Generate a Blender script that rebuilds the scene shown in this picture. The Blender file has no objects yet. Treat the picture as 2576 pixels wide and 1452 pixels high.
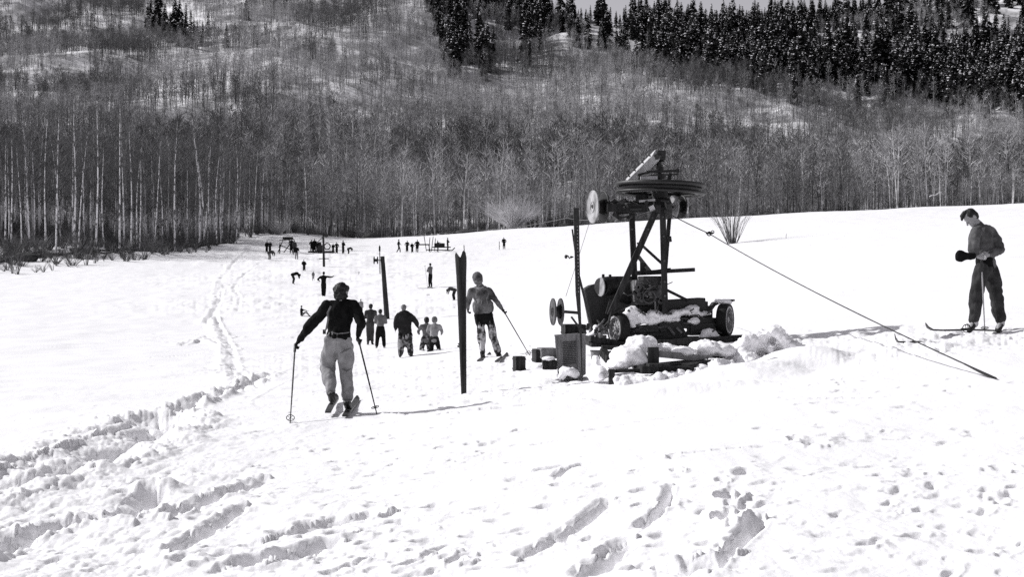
import bpy, bmesh, math, random
import numpy as np
from mathutils import Vector, Matrix
R = math.radians
random.seed(7); rng = np.random.default_rng(7)
scene = bpy.context.scene
COL = scene.collection
# ---------------------------------------------------------------- camera, sky, sun, exposure
F = 3110.0                      # focal length in pixels of a 2576 x 1452 picture
CX, CY = 1288.0, 726.0
CAMZ = 1.6
cd = bpy.data.cameras.new('camera'); cam = bpy.data.objects.new('camera', cd); COL.objects.link(cam)
cam.location = (0, 0, CAMZ); cam.rotation_euler = (R(90), 0, 0)
cd.sensor_width = 36; cd.lens = 36 * F / 2576; cd.clip_start = .1; cd.clip_end = 5000
scene.camera = cam
SUN_AZ, SUN_EL = R(-74), R(37)   # from the left, a little behind the scene
w = bpy.data.worlds.new("World"); scene.world = w; w.use_nodes = True
nt = w.node_tree; nt.nodes.clear()
out = nt.nodes.new('ShaderNodeOutputWorld'); bg = nt.nodes.new('ShaderNodeBackground')
sky = nt.nodes.new('ShaderNodeTexSky'); sky.sky_type = 'NISHITA'; sky.sun_disc = False
sky.sun_elevation = SUN_EL; sky.sun_rotation = SUN_AZ
bw = nt.nodes.new('ShaderNodeRGBToBW'); tint = nt.nodes.new('ShaderNodeVectorMath'); tint.operation = 'SCALE'
tint.inputs[0].default_value = (.985, .97, 1.045)
nt.links.new(sky.outputs[0], bw.inputs[0]); nt.links.new(bw.outputs[0], tint.inputs['Scale'])
nt.links.new(tint.outputs[0], bg.inputs[0]); bg.inputs[1].default_value = .12
nt.links.new(bg.outputs[0], out.inputs[0])
sd = bpy.data.lights.new('sun', 'SUN'); so = bpy.data.objects.new('sun', sd); COL.objects.link(so)
sd.energy = 3.7; sd.angle = R(.6); sd.color = (1, 1, 1)
sv = Vector((math.sin(SUN_AZ) * math.cos(SUN_EL), math.cos(SUN_AZ) * math.cos(SUN_EL), math.sin(SUN_EL)))
so.rotation_euler = (-sv).to_track_quat('-Z', 'Y').to_euler()
scene.view_settings.view_transform = 'Standard'; scene.view_settings.look = 'None'
scene.view_settings.exposure = 0.25; scene.view_settings.gamma = 1
scene.cycles.use_denoising = False; scene.cycles.max_bounces = 5; scene.cycles.diffuse_bounces = 3
# ---------------------------------------------------------------- helpers
def sm(t): t = np.clip(t, 0, 1); return t * t * (3 - 2 * t)
def _hash(ix, iy, iz, seed):
    h = (ix.astype(np.int64) * 374761393 + iy.astype(np.int64) * 668265263 + iz.astype(np.int64) * 2147483647 + seed * 974711) & 0xffffffff
    h = ((h ^ (h >> 13)) * 1274126177) & 0xffffffff
    h = ((h ^ (h >> 16)) * 2246822519) & 0xffffffff
    return (h & 0xffffff) / float(0xffffff) * 2 - 1
def noise2(x, y, s=0):
    ix = np.floor(x); iy = np.floor(y); fx = x - ix; fy = y - iy
    fx = fx * fx * fx * (fx * (fx * 6 - 15) + 10); fy = fy * fy * fy * (fy * (fy * 6 - 15) + 10)
    z = np.zeros_like(ix)
    a = _hash(ix, iy, z, s); b = _hash(ix + 1, iy, z, s); c = _hash(ix, iy + 1, z, s); d = _hash(ix + 1, iy + 1, z, s)
    return (a * (1 - fx) + b * fx) * (1 - fy) + (c * (1 - fx) + d * fx) * fy
def noise3(p, s=0):
    ip = np.floor(p); f = p - ip; f = f * f * (3 - 2 * f); r = 0
    for dx in (0, 1):
        for dy in (0, 1):
            for dz in (0, 1):
                wt = (f[:, 0] if dx else 1 - f[:, 0]) * (f[:, 1] if dy else 1 - f[:, 1]) * (f[:, 2] if dz else 1 - f[:, 2])
                r = r + wt * _hash(ip[:, 0] + dx, ip[:, 1] + dy, ip[:, 2] + dz, s)
    return r
def fbm2(x, y, s=0, o=4, g=.5):
    r = 0; a = 1
    for k in range(o): r = r + a * noise2(x * 2 ** k + 17.3 * k, y * 2 ** k - 9.1 * k, s + k); a *= g
    return r
def W(px, py, Y): return Vector(((px - CX) / F * Y, Y, CAMZ + (CY - py) / F * Y))

def material(name, v, rough=.8, var=.15, scale=6, bump=.0, spec=.3, metal=0, stretch=(1, 1, 1), v2=None, lo=.35, hi=.65, bscale=None):
    m = bpy.data.materials.new(name); m.use_nodes = True; n = m.node_tree.nodes; l = m.node_tree.links
    b = n['Principled BSDF']; b.inputs['Roughness'].default_value = rough; b.inputs['Metallic'].default_value = metal
    b.inputs['Specular IOR Level'].default_value = spec
    tc = n.new('ShaderNodeTexCoord'); mp = n.new('ShaderNodeMapping'); mp.inputs['Scale'].default_value = stretch
    l.new(tc.outputs['Object'], mp.inputs[0])
    nz = n.new('ShaderNodeTexNoise'); nz.inputs['Scale'].default_value = scale; nz.inputs['Detail'].default_value = 5
    l.new(mp.outputs[0], nz.inputs['Vector'])
    cr = n.new('ShaderNodeValToRGB'); l.new(nz.outputs[0], cr.inputs[0])
    a, c = (v * (1 - var), v * (1 + var)) if v2 is None else (v, v2)
    cr.color_ramp.elements[0].position = lo; cr.color_ramp.elements[1].position = hi
    cr.color_ramp.elements[0].color = (a, a * .99, a * 1.01, 1); cr.color_ramp.elements[1].color = (c, c * .99, c * 1.01, 1)
    l.new(cr.outputs[0], b.inputs['Base Color'])
    if bump:
        bp = n.new('ShaderNodeBump'); bp.inputs['Strength'].default_value = bump; bp.inputs['Distance'].default_value = .02
        nz2 = n.new('ShaderNodeTexNoise'); nz2.inputs['Scale'].default_value = bscale or scale * 3; nz2.inputs['Detail'].default_value = 6
        l.new(mp.outputs[0], nz2.inputs['Vector']); l.new(nz2.outputs[0], bp.inputs['Height']); l.new(bp.outputs[0], b.inputs['Normal'])
    return m
M = dict(
    snow=material('snow', .84, .6, v2=.88, scale=.8, bump=.3, bscale=22, spec=.25),
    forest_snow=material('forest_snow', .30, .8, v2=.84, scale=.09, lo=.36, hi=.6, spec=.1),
    lump=material('snow_lumps', .86, .6, v2=.9, scale=2, bump=.5, bscale=20),
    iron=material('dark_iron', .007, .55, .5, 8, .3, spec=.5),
    iron_worn=material('worn_iron', .03, .5, v2=.085, scale=9, bump=.3),
    iron_pale=material('pale_painted_disc', .15, .6, v2=.40, scale=5, bump=.2),
    rubber=material('black_rubber', .010, .8, .3, 20, .3),
    wheelpaint=material('wheel_paint', .25, .6, v2=.42, scale=12),
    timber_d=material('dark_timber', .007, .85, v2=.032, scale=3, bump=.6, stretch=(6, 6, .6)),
    timber=material('weathered_timber', .14, .85, v2=.25, scale=3, bump=.5, stretch=(5, 5, 1)),
    timber_l=material('pale_timber', .33, .8, v2=.5, scale=3, bump=.4, stretch=(4, 4, 1)),
    rope=material('wire_rope', .03, .7, .3, 30), rope_pale=material('hemp_rope', .14, .9, .3, 30),
    engine=material('engine_metal', .015, .5, v2=.22, scale=5, bump=.4),
    bark_w=material('white_bark', .12, .8, v2=.80, scale=1.6, lo=.42, hi=.5, stretch=(1.5, 1.5, 1.0)),
    bark_g=material('grey_bark', .16, .85, v2=.5, scale=2, lo=.38, hi=.6, stretch=(1, 1, .6)),
    twig_d=material('dark_twigs', .05, .9, v2=.15, scale=.6),
    twig_p=material('very_pale_twigs', .4, .9, v2=.65, scale=.8),
    twig_m=material('mid_twigs', .065, .9, v2=.17, scale=.4),
    twig=material('grey_twigs', .12, .9, v2=.30, scale=.35),
    twig_l=material('pale_twigs', .26, .9, v2=.5, scale=.5),
    needle=material('dark_needles', .012, .9, v2=.06, scale=.8, spec=.1),
    log=material('dark_log', .02, .9, v2=.06, scale=3),
    skin=material('skin', .30, .6, .1, 10), skin_d=material('tanned_skin', .09, .6, .1, 10),
    hair=material('dark_hair', .010, .6, .3, 30, .4), hair_l=material('fair_hair', .15, .7, .3, 30, .4),
    black=material('black_wool', .007, .95, .4, 12, .4, spec=.1), dark=material('dark_cloth', .018, .95, .4, 9, .4, spec=.1),
    shirt=material('worn_grey_shirt', .05, .95, v2=.12, scale=6, bump=.5), darkg=material('dark_grey_wool', .016, .95, v2=.04, scale=8, bump=.4),
    dusty=material('snow_dusted_wool', .02, .95, v2=.3, scale=9, lo=.45, hi=.65, spec=.1),
    shirt2=material('creased_grey_shirt', .035, .95, v2=.15, scale=5, bump=.6, lo=.38, hi=.62),
    char=material('charcoal_cloth', .04, .95, .35, 9, .4, spec=.1), grey=material('grey_cloth', .13, .95, .25, 9, .4, spec=.1),
    lgrey=material('light_grey_cloth', .24, .95, .22, 9, .4, spec=.1), pale=material('pale_cloth', .45, .95, .15, 9, .4),
    snowy=material('snow_caked_cloth', .03, .95, v2=.5, scale=10, lo=.42, hi=.6, spec=.1), leather=material('dark_leather', .012, .5, .3, 15, .3),
    ski=material('dark_ski_wood', .02, .4, v2=.05, scale=5), cane=material('dark_cane', .02, .6, .3, 10), cane_l=material('pale_cane', .3, .6, .2, 10),
)
ORG = {}
class MB:
    def __init__(s): s.v = []; s.f = []; s.n = 0
    def add(s, V, Fc):
        s.v.extend([tuple(p) for p in V]); s.f.extend([tuple(i + s.n for i in f) for f in Fc]); s.n += len(V); return s
    def beam(s, p, q, w_, h_, up=(0, 0, 1), w2=None, h2=None):
        p = Vector(p); q = Vector(q); d = (q - p).normalized(); up = Vector(up)
        if abs(d.dot(up)) > .97: up = Vector((0, 1, 0))
        a = d.cross(up).normalized(); b = a.cross(d).normalized(); w2 = w2 or w_; h2 = h2 or h_
        V = [c + a * sx * ww / 2 + b * sz * hh / 2 for c, ww, hh in ((p, w_, h_), (q, w2, h2)) for sx, sz in ((-1, -1), (1, -1), (1, 1), (-1, 1))]
        return s.add(V, [(3, 2, 1, 0), (4, 5, 6, 7), (0, 1, 5, 4), (1, 2, 6, 5), (2, 3, 7, 6), (3, 0, 4, 7)])
    def box(s, c, sz, rz=0, taper=1):
        c = Vector(c); m = Matrix.Rotation(rz, 3, 'Z'); x, y, z = [k / 2 for k in sz]
        V = [c + m @ Vector((i * x * (taper if k > 0 else 1), j * y * (taper if k > 0 else 1), k * z)) for k in (-1, 1) for i, j in ((-1, -1), (1, -1), (1, 1), (-1, 1))]
        return s.add(V, [(3, 2, 1, 0), (4, 5, 6, 7), (0, 1, 5, 4), (1, 2, 6, 5), (2, 3, 7, 6), (3, 0, 4, 7)])
    def tube(s, pts, rad, n=8, side=None, rb=None, cap=True, dome=False):
        pts = [Vector(p) for p in pts]
        rad = [rad] * len(pts) if isinstance(rad, (int, float)) else list(rad)
        rb = list(rad) if rb is None else list(rb)
        if dome:
            d0 = (pts[0] - pts[1]).normalized(); d1 = (pts[-1] - pts[-2]).normalized()
            e0, e1, r0, r1, b0, b1 = pts[0], pts[-1], rad[0], rad[-1], rb[0], rb[-1]
            A = ((.25, .97), (.6, .8), (.9, .44), (1, .08))
            m0, m1 = min(r0, b0), min(r1, b1)
            pts = [e0 + d0 * m0 * a for a, _ in reversed(A)] + pts + [e1 + d1 * m1 * a for a, _ in A]
            rad = [r0 * c for _, c in reversed(A)] + rad + [r1 * c for _, c in A]
            rb = [b0 * c for _, c in reversed(A)] + rb + [b1 * c for _, c in A]
        V = []; Fc = []; A = Vector(side) if side is not None else None; N = len(pts)
        for i, p in enumerate(pts):
            d = (pts[min(i + 1, N - 1)] - pts[max(i - 1, 0)]).normalized()
            if A is None: A = d.orthogonal().normalized()
            a = (A - d * A.dot(d))
            a = a.normalized() if a.length > 1e-4 else d.orthogonal().normalized()
            if side is None: A = a
            b = d.cross(a)
            for k in range(n):
                t = 2 * math.pi * k / n; V.append(p + a * rad[i] * math.cos(t) + b * rb[i] * math.sin(t))
        for i in range(N - 1):
            for k in range(n):
                Fc.append((i * n + k, i * n + (k + 1) % n, (i + 1) * n + (k + 1) % n, (i + 1) * n + k))
        if cap: Fc.append(tuple(reversed(range(n)))); Fc.append(tuple((N - 1) * n + k for k in range(n)))
        return s.add(V, Fc)
    def ring(s, c, ax, ri, ro, th, n=36):   # washer / disc; ri = 0 for a solid disc
        c = Vector(c); ax = Vector(ax).normalized(); a = ax.orthogonal().normalized(); b = ax.cross(a)
        ri = max(ri, .002); V = []; Fc = []
        for k in range(n):
            t = 2 * math.pi * k / n; d = a * math.cos(t) + b * math.sin(t)
            V += [c + d * ri - ax * th / 2, c + d * ro - ax * th / 2, c + d * ro + ax * th / 2, c + d * ri + ax * th / 2]
        for k in range(n):
            i = 4 * k; j = 4 * ((k + 1) % n)
            for q in range(4): Fc.append((i + q, i + (q + 1) % 4, j + (q + 1) % 4, j + q))
        return s.add(V, Fc)
    def torus(s, c, ax, Rm, r, n=40, m=10, rax=None):
        c = Vector(c); ax = Vector(ax).normalized(); a = ax.orthogonal().normalized(); b = ax.cross(a); V = []; Fc = []; rax = rax or r
        for k in range(n):
            t = 2 * math.pi * k / n; d = a * math.cos(t) + b * math.sin(t)
            for q in range(m):
                u = 2 * math.pi * q / m; V.append(c + d * (Rm + r * math.cos(u)) + ax * rax * math.sin(u))
        for k in range(n):
            for q in range(m): Fc.append((k * m + q, ((k + 1) % n) * m + q, ((k + 1) % n) * m + (q + 1) % m, k * m + (q + 1) % m))
        return s.add(V, Fc)
    def ell(s, c, r, n=16, m=10, rot=None):
        c = Vector(c); V = []; Fc = []; rot = rot or Matrix.Identity(3)
        V.append(c + rot @ Vector((0, 0, r[2])))
        for i in range(1, m):
            t = math.pi * i / m
            for k in range(n):
                u = 2 * math.pi * k / n; V.append(c + rot @ Vector((r[0] * math.sin(t) * math.cos(u), r[1] * math.sin(t) * math.sin(u), r[2] * math.cos(t))))
        V.append(c + rot @ Vector((0, 0, -r[2])))
        for k in range(n): Fc.append((0, 1 + k, 1 + (k + 1) % n)); Fc.append((len(V) - 1, 1 + (m - 2) * n + (k + 1) % n, 1 + (m - 2) * n + k))
        for i in range(m - 2):
            for k in range(n): Fc.append((1 + i * n + k, 1 + (i + 1) * n + k, 1 + (i + 1) * n + (k + 1) % n, 1 + i * n + (k + 1) % n))
        return s.add(V, Fc)
    def poly(s, pts, d):   # prism from an outline and an extrusion vector
        pts = [Vector(p) for p in pts]; d = Vector(d); n = len(pts)
        return s.add(pts + [p + d for p in pts], [tuple(range(n)), tuple(reversed(range(n, 2 * n)))] + [(i, i + n, (i + 1) % n + n, (i + 1) % n) for i in range(n)])
    def mesh(s, name, org=(0, 0, 0), fix=True):
        me = bpy.data.meshes.new(name); o = Vector(org)
        me.from_pydata([Vector(p) - o for p in s.v], [], s.f); me.update()
        if fix:
            b = bmesh.new(); b.from_mesh(me); bmesh.ops.recalc_face_normals(b, faces=b.faces); b.to_mesh(me); b.free()
        return me
    def build(s, name, mat, parent=None, smooth=False, bevel=0, org=None):
        o3 = ORG[parent.name] if parent else Vector(org if org is not None else (0, 0, 0))
        me = s.mesh(name, o3)
        if smooth: me.polygons.foreach_set('use_smooth', [len(p.vertices) < 6 for p in me.polygons])
        return link(name, me, mat, parent, o3, bevel)
def link(name, me, mat, parent=None, o3=Vector(), bevel=0):
    ob = bpy.data.objects.new(name, me); COL.objects.link(ob)
    for m_ in (mat if isinstance(mat, (list, tuple)) else [mat]): me.materials.append(m_)
    if parent: ob.parent = parent
    else: ob.location = o3
    ORG[ob.name] = Vector(o3)
    if bevel:
        bv = ob.modifiers.new('bevel', 'BEVEL'); bv.width = bevel; bv.segments = 2; bv.limit_method = 'ANGLE'
    return ob
def thing(name, loc, label, cat, group=None):
    o = bpy.data.objects.new(name, None); COL.objects.link(o); o.location = loc; o.empty_display_size = .2
    ORG[o.name] = Vector(loc); return tag(o, label, cat, group)
def tag(o, label=None, cat=None, group=None, kind=None):
    if label: o['label'] = label
    if cat: o['category'] = cat
    if group: o['group'] = group
    if kind: o['kind'] = kind
    return o
# ---------------------------------------------------------------- terrain
PX = np.array([-1400, -500, 0, 500, 950, 1300, 1700, 2100, 2576, 3100, 4000], float)
YY = np.array([-20, 0, 3, 7, 12, 17, 24, 35, 50, 75, 100, 118, 150, 200, 230, 260, 350, 450, 550, 600, 650, 720, 800, 1000, 1500], float)
def zr(row, Y): return (CY - row) / F * Y
near = {  # heights relative to the eye
 -1400: [-1.7, -1.7, -1.7, -1.7, -1.75, -1.8, -1.9, -2.1, -2.0, -1.0, .6, 2.6, 7.2, 13, 18],
 -500: [-1.7, -1.7, -1.7, -1.7, -1.75, -1.8, -1.9, -2.1, -2.0, -1.0, .6, 2.3, 6.6, 12, 17],
 0:    [-1.7, -1.7, -1.7, -1.7, -1.75, -1.8, -1.9, -2.1, -2.0, -1.0, .6, 2.0, 6.0, 11.4, 15.5],
 500:  [-1.65, -1.65, -1.65, -1.66, -1.7, -1.73, -1.85, -2.1, -2.1, -1.0, .7, 1.9, 4.5, 9.0, 12],
 950:  [-1.6, -1.6, -1.6, -1.6, -1.63, -1.65, -1.75, -2.05, -2.1, -.9, .75, 1.9, 4.3, 7.8, 9.0],
 1300: [-1.55, -1.55, -1.55, -1.52, -1.48, -1.42, -1.4, -1.5, -1.4, -.2, 1.5, 2.5, 4.9, 9.7, 10.6],
 1700: [-1.5, -1.5, -1.5, -1.4, -1.3, -1.2, -1.02, -.75, -.2, 1.2, 3.0, 4.3, 6.7, 11.2, 11.7],
 2100: [-1.5, -1.5, -1.5, -1.35, -1.15, -.95, -.65, -.05, .75, 2.4, 4.5, 5.9, 8.6, 12.3, 12.8],
 2576: [-1.45, -1.45, -1.45, -1.3, -1.0, -.67, -.25, .55, 1.6, 3.6, 5.6, 7.0, 9.6, 13.6, 14.2],
 3100: [-1.4, -1.4, -1.4, -1.2, -.85, -.5, 0, .9, 2, 4.2, 6.4, 8, 11, 15, 15.5],
 4000: [-1.3, -1.3, -1.3, -1.1, -.7, -.3, .2, 1.2, 2.5, 5, 7.6, 9.5, 13, 17, 18]}
far = {  # rows of the picture the ground reaches at 260,350,450,550,600,650,720,800,1000,1500
 -1400: [480, 355, 230, 105, 50, -10, -70, -130, -250, -300],
 -500: [480, 355, 230, 105, 50, -10, -70, -130, -250, -300],
 0: [485, 360, 235, 110, 50, -10, -70, -130, -250, -300],
 500: [500, 365, 240, 112, 55, -5, -70, -130, -250, -300],
 950: [515, 385, 250, 118, 60, 0, -60, -110, -200, -250],
 1300: [525, 400, 265, 135, 82, 48, 40, 50, 100, 200],
 1700: [530, 405, 270, 148, 108, 104, 130, 190, 330, 500],
 2100: [525, 410, 285, 170, 115, 85, 75, 90, 150, 300],
 2576: [510, 420, 310, 190, 125, 60, -20, -80, -150, -200],
 3100: [500, 430, 330, 215, 150, 80, -20, -90, -200, -300],
 4000: [490, 430, 330, 215, 150, 80, -20, -90, -200, -300]}
TY = np.concatenate([np.linspace(-20, 60, 321), np.geomspace(60.5, 1500, 420)])
TU = np.linspace(-1400, 4000, 271)
tab = np.zeros((len(PX), len(TY)))
for i, p in enumerate(PX):
    k = int(p); z = np.array(near[k] + [zr(r_, Y) for r_, Y in zip(far[k], YY[15:])])
    # monotone-ish cubic through the control points
    h = np.diff(YY); dl = np.diff(z) / h; m_ = np.zeros(len(z)); m_[0] = dl[0]; m_[-1] = dl[-1]
    for q in range(1, len(z) - 1): m_[q] = 0 if dl[q - 1] * dl[q] <= 0 else (h[q - 1] + h[q]) * 3 / ((2 * h[q] + h[q - 1]) / dl[q - 1] + (h[q] + 2 * h[q - 1]) / dl[q]) if dl[q - 1] * dl[q] > 0 else 0
    j = np.clip(np.searchsorted(YY, TY, 'right') - 1, 0, len(YY) - 2); t = (TY - YY[j]) / h[j]
    tab[i] = (2 * t ** 3 - 3 * t ** 2 + 1) * z[j] + (t ** 3 - 2 * t ** 2 + t) * h[j] * m_[j] + (-2 * t ** 3 + 3 * t ** 2) * z[j + 1] + (t ** 3 - t ** 2) * h[j] * m_[j + 1]
TAB = np.stack([np.interp(TU, PX, tab[:, q]) for q in range(len(TY))], 1)
kk = np.exp(-.5 * (np.arange(-12, 13) / 5.) ** 2); kk /= kk.sum()
TP = np.pad(TAB, ((12, 12), (0, 0)), mode='edge')
TAB = sum(kk[q] * TP[q:q + TAB.shape[0]] for q in range(25))
def base_h(x, y):
    x = np.asarray(x, float); y = np.asarray(y, float)
    px = np.clip(CX + F * x / np.maximum(y, 4), -1399, 3999); fy = np.interp(y, TY, np.arange(len(TY)))
    fx = (px - TU[0]) / (TU[1] - TU[0]); ix = np.clip(fx.astype(int), 0, len(TU) - 2); iy = np.clip(fy.astype(int), 0, len(TY) - 2)
    fx = fx - ix; fy = fy - iy
    z = (TAB[ix, iy] * (1 - fx) + TAB[ix + 1, iy] * fx) * (1 - fy) + (TAB[ix, iy + 1] * (1 - fx) + TAB[ix + 1, iy + 1] * fx) * fy
    wgt = sm((y - 215) / 90)
    rel = 4.2 * noise2(x / 46 + 3.1, y / 38, 11) + 2.4 * noise2(x / 21, y / 19 + 5, 12) + 1.0 * noise2(x / 8, y / 8, 13) + 5 * noise2(x / 95, y / 80, 14)
    wb = sm((y - 112) / 40) * sm((-20 - x) / 20) * (1 - wgt)
    far_m = sm((y - 60) / 60)
    return CAMZ + z + wgt * rel + wb * (.7 * noise2(x / 7, y / 6, 15)) + far_m * .12 * noise2(x / 9, y / 14, 16) + .035 * noise2(x / 1.9, y / 2.3, 17) + .02 * noise2(x / .7, y / .9, 18)
def gY(px, row, y0=3.0, y1=240.0):
    ys = np.geomspace(y0, y1, 4000); u = (px - CX) / F
    h = base_h(u * ys, ys); ray = CAMZ + (CY - row) / F * ys
    k = np.argmax(ray <= h); return float(ys[k]) if (ray <= h).any() else y1
def G(px, row):
    Y = gY(px, row); x = (px - CX) / F * Y; return Vector((x, Y, float(base_h(np.array([x]), np.array([Y]))[0])))
def gz(x, y): return float(base_h(np.array([x]), np.array([y]))[0])

def uniq(a): return np.unique(np.round(a, 5))
ys = [-14.]
y = -14.
while y < 1450:
    if y < 3.5: dy = .7
    elif y < 5: dy = .05
    elif y < 30: dy = .016 * (y / 6) ** 1.45
    elif y < 120: dy = .17 * (y / 30) ** 1.2
    elif y < 260: dy = 1.2
    else: dy = 3.2
    y += dy; ys.append(y)
GYs = np.array(ys)
GU = np.concatenate([np.linspace(-2.2, -.56, 30)[:-1], np.linspace(-.56, -.46, 40)[:-1], np.linspace(-.46, .46, 900), np.linspace(.46, .56, 40)[1:], np.linspace(.56, 2.2, 30)[1:]])
GX = GU[None, :] * np.maximum(GYs, 4)[:, None]; GYY = np.repeat(GYs[:, None], len(GU), 1)
GZ = base_h(GX, GYY)
DISP = np.zeros_like(GZ)
def local(cx, cy, rad):
    i0, i1 = np.searchsorted(GYs, [cy - rad, cy + rad]); s = max(cy, 4)
    j0, j1 = np.searchsorted(GU, [(cx - rad) / s - .01 - abs(cx) * rad / s / s, (cx + rad) / s + .01 + abs(cx) * rad / s / s])
    return slice(max(i0 - 1, 0), i1 + 1), slice(max(j0 - 1, 0), j1 + 1)
CH = np.zeros_like(GZ)   # how churned the snow is
def groove(pts, wd, depth, rim=.3, churn=0, cw=1.8, rough=.28, seed=0, flat=.0, brk=0):
    """a ski groove, trench or foot trail along picture points"""
    wd *= .62; depth *= .80; rough *= .5; P = [G(*p) for p in pts]
    for a, b in zip(P[:-1], P[1:]):
        c = (a + b) / 2; rr = (a - b).length / 2 + wd * 4 + .3
        si, sj = local(c.x, c.y, rr); X = GX[si, sj]; Y = GYY[si, sj]
        if X.size == 0: continue
        d = b - a; L2 = d.x ** 2 + d.y ** 2 + 1e-9
        t = np.clip(((X - a.x) * d.x + (Y - a.y) * d.y) / L2, 0, 1)
        ln = math.sqrt(L2); nx, ny = -d.y / ln, d.x / ln
        if nx > .2 or (abs(nx) <= .2 and ny < 0): nx, ny = -nx, -ny
        ex, ey = X - a.x - t * d.x, Y - a.y - t * d.y; sg = ex * nx + ey * ny
        dist = np.hypot(ex, ey); ul = sg > 0; side_k = np.where(ul, 1.0, .12 if churn < .8 else .45); dist = np.where(ul, dist / (1.9 if churn < .8 else 1.3), dist * (1.4 if churn < .8 else 1.0))
        dist = dist + rough * wd * noise2(X / (wd * 1.1 + .05), Y / (wd * 1.1 + .05), 31 + seed)
        q = np.abs(dist) / wd
        dm = depth * (1 - brk * sm((noise2(X / 1.3, Y / 1.6, 33 + seed) + .25) / .4)) if brk else depth * (1 + .35 * noise2(X / .5, Y / .5, 35))
        prof = -dm * np.where(ul, np.clip(1 - q, 0, 1) ** 1.6 * (1 + .0 * q), 1 - sm(q)) + side_k * depth * rim * np.exp(-((q - 1.25) / .35) ** 2)
        old = DISP[si, sj]
        DISP[si, sj] = np.where(prof < 0, np.minimum(old, prof), np.where(old < -.01, old, np.maximum(old, prof)))
        if churn: CH[si, sj] = np.maximum(CH[si, sj], churn * (1 - sm((dist / wd - 1) / cw)))
def dent(x, y, a, b, th, depth, rim=.25):
    si, sj = local(x, y, max(a, b) * 2.2); X = GX[si, sj] - x; Y = GYY[si, sj] - y
    if X.size == 0: return
    u = (X * math.cos(th) + Y * math.sin(th)) / a; v = (-X * math.sin(th) + Y * math.cos(th)) / b
    q = np.sqrt(u * u + v * v) * (1 + .3 * noise2(X / a * 1.7 + x, Y / a * 1.7 + y, 41))
    DISP[si, sj] += -depth * (1 - sm((q - .35) / .65)) + depth * rim * np.exp(-((q - 1.3) / .35) ** 2)
def mound(px, row, a, b, hgt, churn=.0, th=0):
    p = G(px, row); si, sj = local(p.x, p.y, max(a, b) * 1.5); X = GX[si, sj] - p.x; Y = GYY[si, sj] - p.y
    q = np.sqrt(((X * math.cos(th) + Y * math.sin(th)) / a) ** 2 + ((-X * math.sin(th) + Y * math.cos(th)) / b) ** 2)
    q = q * (1 + .25 * noise2(X * 2.2 + px, Y * 2.2, 51))
    DISP[si, sj] += hgt * (1 - sm(q)); CH[si, sj] = np.maximum(CH[si, sj], churn * (1 - sm(q - .3)))
# the deep trench at lower left and the trail it joins
groove([(-120, 1260), (60, 1215), (200, 1165), (330, 1110), (430, 1060)], .74, .33, .2, .82, 1.5, .5)
groove([(-60, 1420), (60, 1372), (150, 1335), (280, 1315)], .20, .16, .2, .8, 1.5, .5)
groove([(355, 1300), (395, 1245)], .26, .26, .1, .3, 1, .3)
groove([(440, 1045), (540, 1000), (620, 972), (690, 940)], .26, .13, .3, .9, 1.5, .6)
groove([(640, 975), (600, 935), (590, 895), (572, 850), (545, 800), (548, 740), (560, 700), (590, 660), (625, 622), (655, 606)], .26, .15, .3, .45, 1.6, .8, brk=.85)
groove([(520, 815), (555, 760), (560, 730)], .22, .12, .3, .4)
groove([(600, 782), (606, 752), (590, 725), (620, 690), (652, 664)], .22, .12, .3, .45, 1.6, .8, brk=.85)
groove([(460, 870), (520, 850), (600, 880)], .2, .06, .3, .7)
groove([(455, 1300), (520, 1268), (600, 1240), (668, 1212)], .13, .13, .35, .5, 1.6, .5)
groove([(450, 1395), (540, 1340), (612, 1288)], .10, .12, .3, .2, 1, .35)
groove([(620, 1425), (730, 1405), (830, 1375)], .11, .10, .35, .3, 1.5, .4)
groove([(730, 1350), (800, 1330), (870, 1315), (930, 1305)], .13, .09, .3, .3, 1.5, .5)
groove([(1335, 1400), (1400, 1365), (1470, 1320), (1535, 1268)], .085, .11, .25, .1, 1, .2)
groove([(1490, 1448), (1530, 1420), (1585, 1375)], .10, .12, .25, .1, 1, .25)
groove([(1628, 1322), (1655, 1300), (1682, 1265), (1692, 1230)], .06, .09, .2, .1, 1, .3)
groove([(1800, 1440), (1830, 1410), (1870, 1370), (1920, 1318)], .085, .11, .3, .1, 1, .25)
groove([(1650, 1435), (1740, 1440), (1800, 1420)], .12, .08, .2, .3)
groove([(1405, 1200), (1435, 1180), (1465, 1172)], .06, .05, .3)
groove([(1370, 1185), (1420, 1175)], .07, .06, .3)
groove([(1355, 1120), (1440, 1105)], .07, .05, .3)
groove([(980, 1043), (1060, 1044), (1140, 1040), (1240, 1030), (1370, 1012), (1480, 1008)], .06, .05, .3, .2, 2, .8)
groove([(1700, 1145), (1900, 1125), (2100, 1118), (2300, 1106)], .035, .035, .3)
groove([(0, 995), (150, 990), (300, 985)], .07, .04, .3, 0, 1, .8)
groove([(0, 1062), (120, 1050), (330, 1045)], .05, .03, .3, 0, 1, .8)
for a_, b_ in (((60, 880), (420, 845)), ((20, 770), (330, 742)), ((380, 900), (640, 870)), ((1300, 760), (1560, 690)), ((1900, 760), (2350, 700)), ((1750, 560 + 80), (2200, 600)), ((1250, 1110), (1700, 1050)), ((1900, 1010), (2500, 985)), ((300, 700), (520, 668)), ((640, 1010), (830, 900))):
    groove([a_, ((a_[0] + b_[0]) / 2, (a_[1] + b_[1]) / 2 + 4), b_], .05, .035, .3, 0, 1, .8, brk=.9)
groove([(1420, 706), (1700, 640), (2050, 600)], .05, .02, .2)
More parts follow.
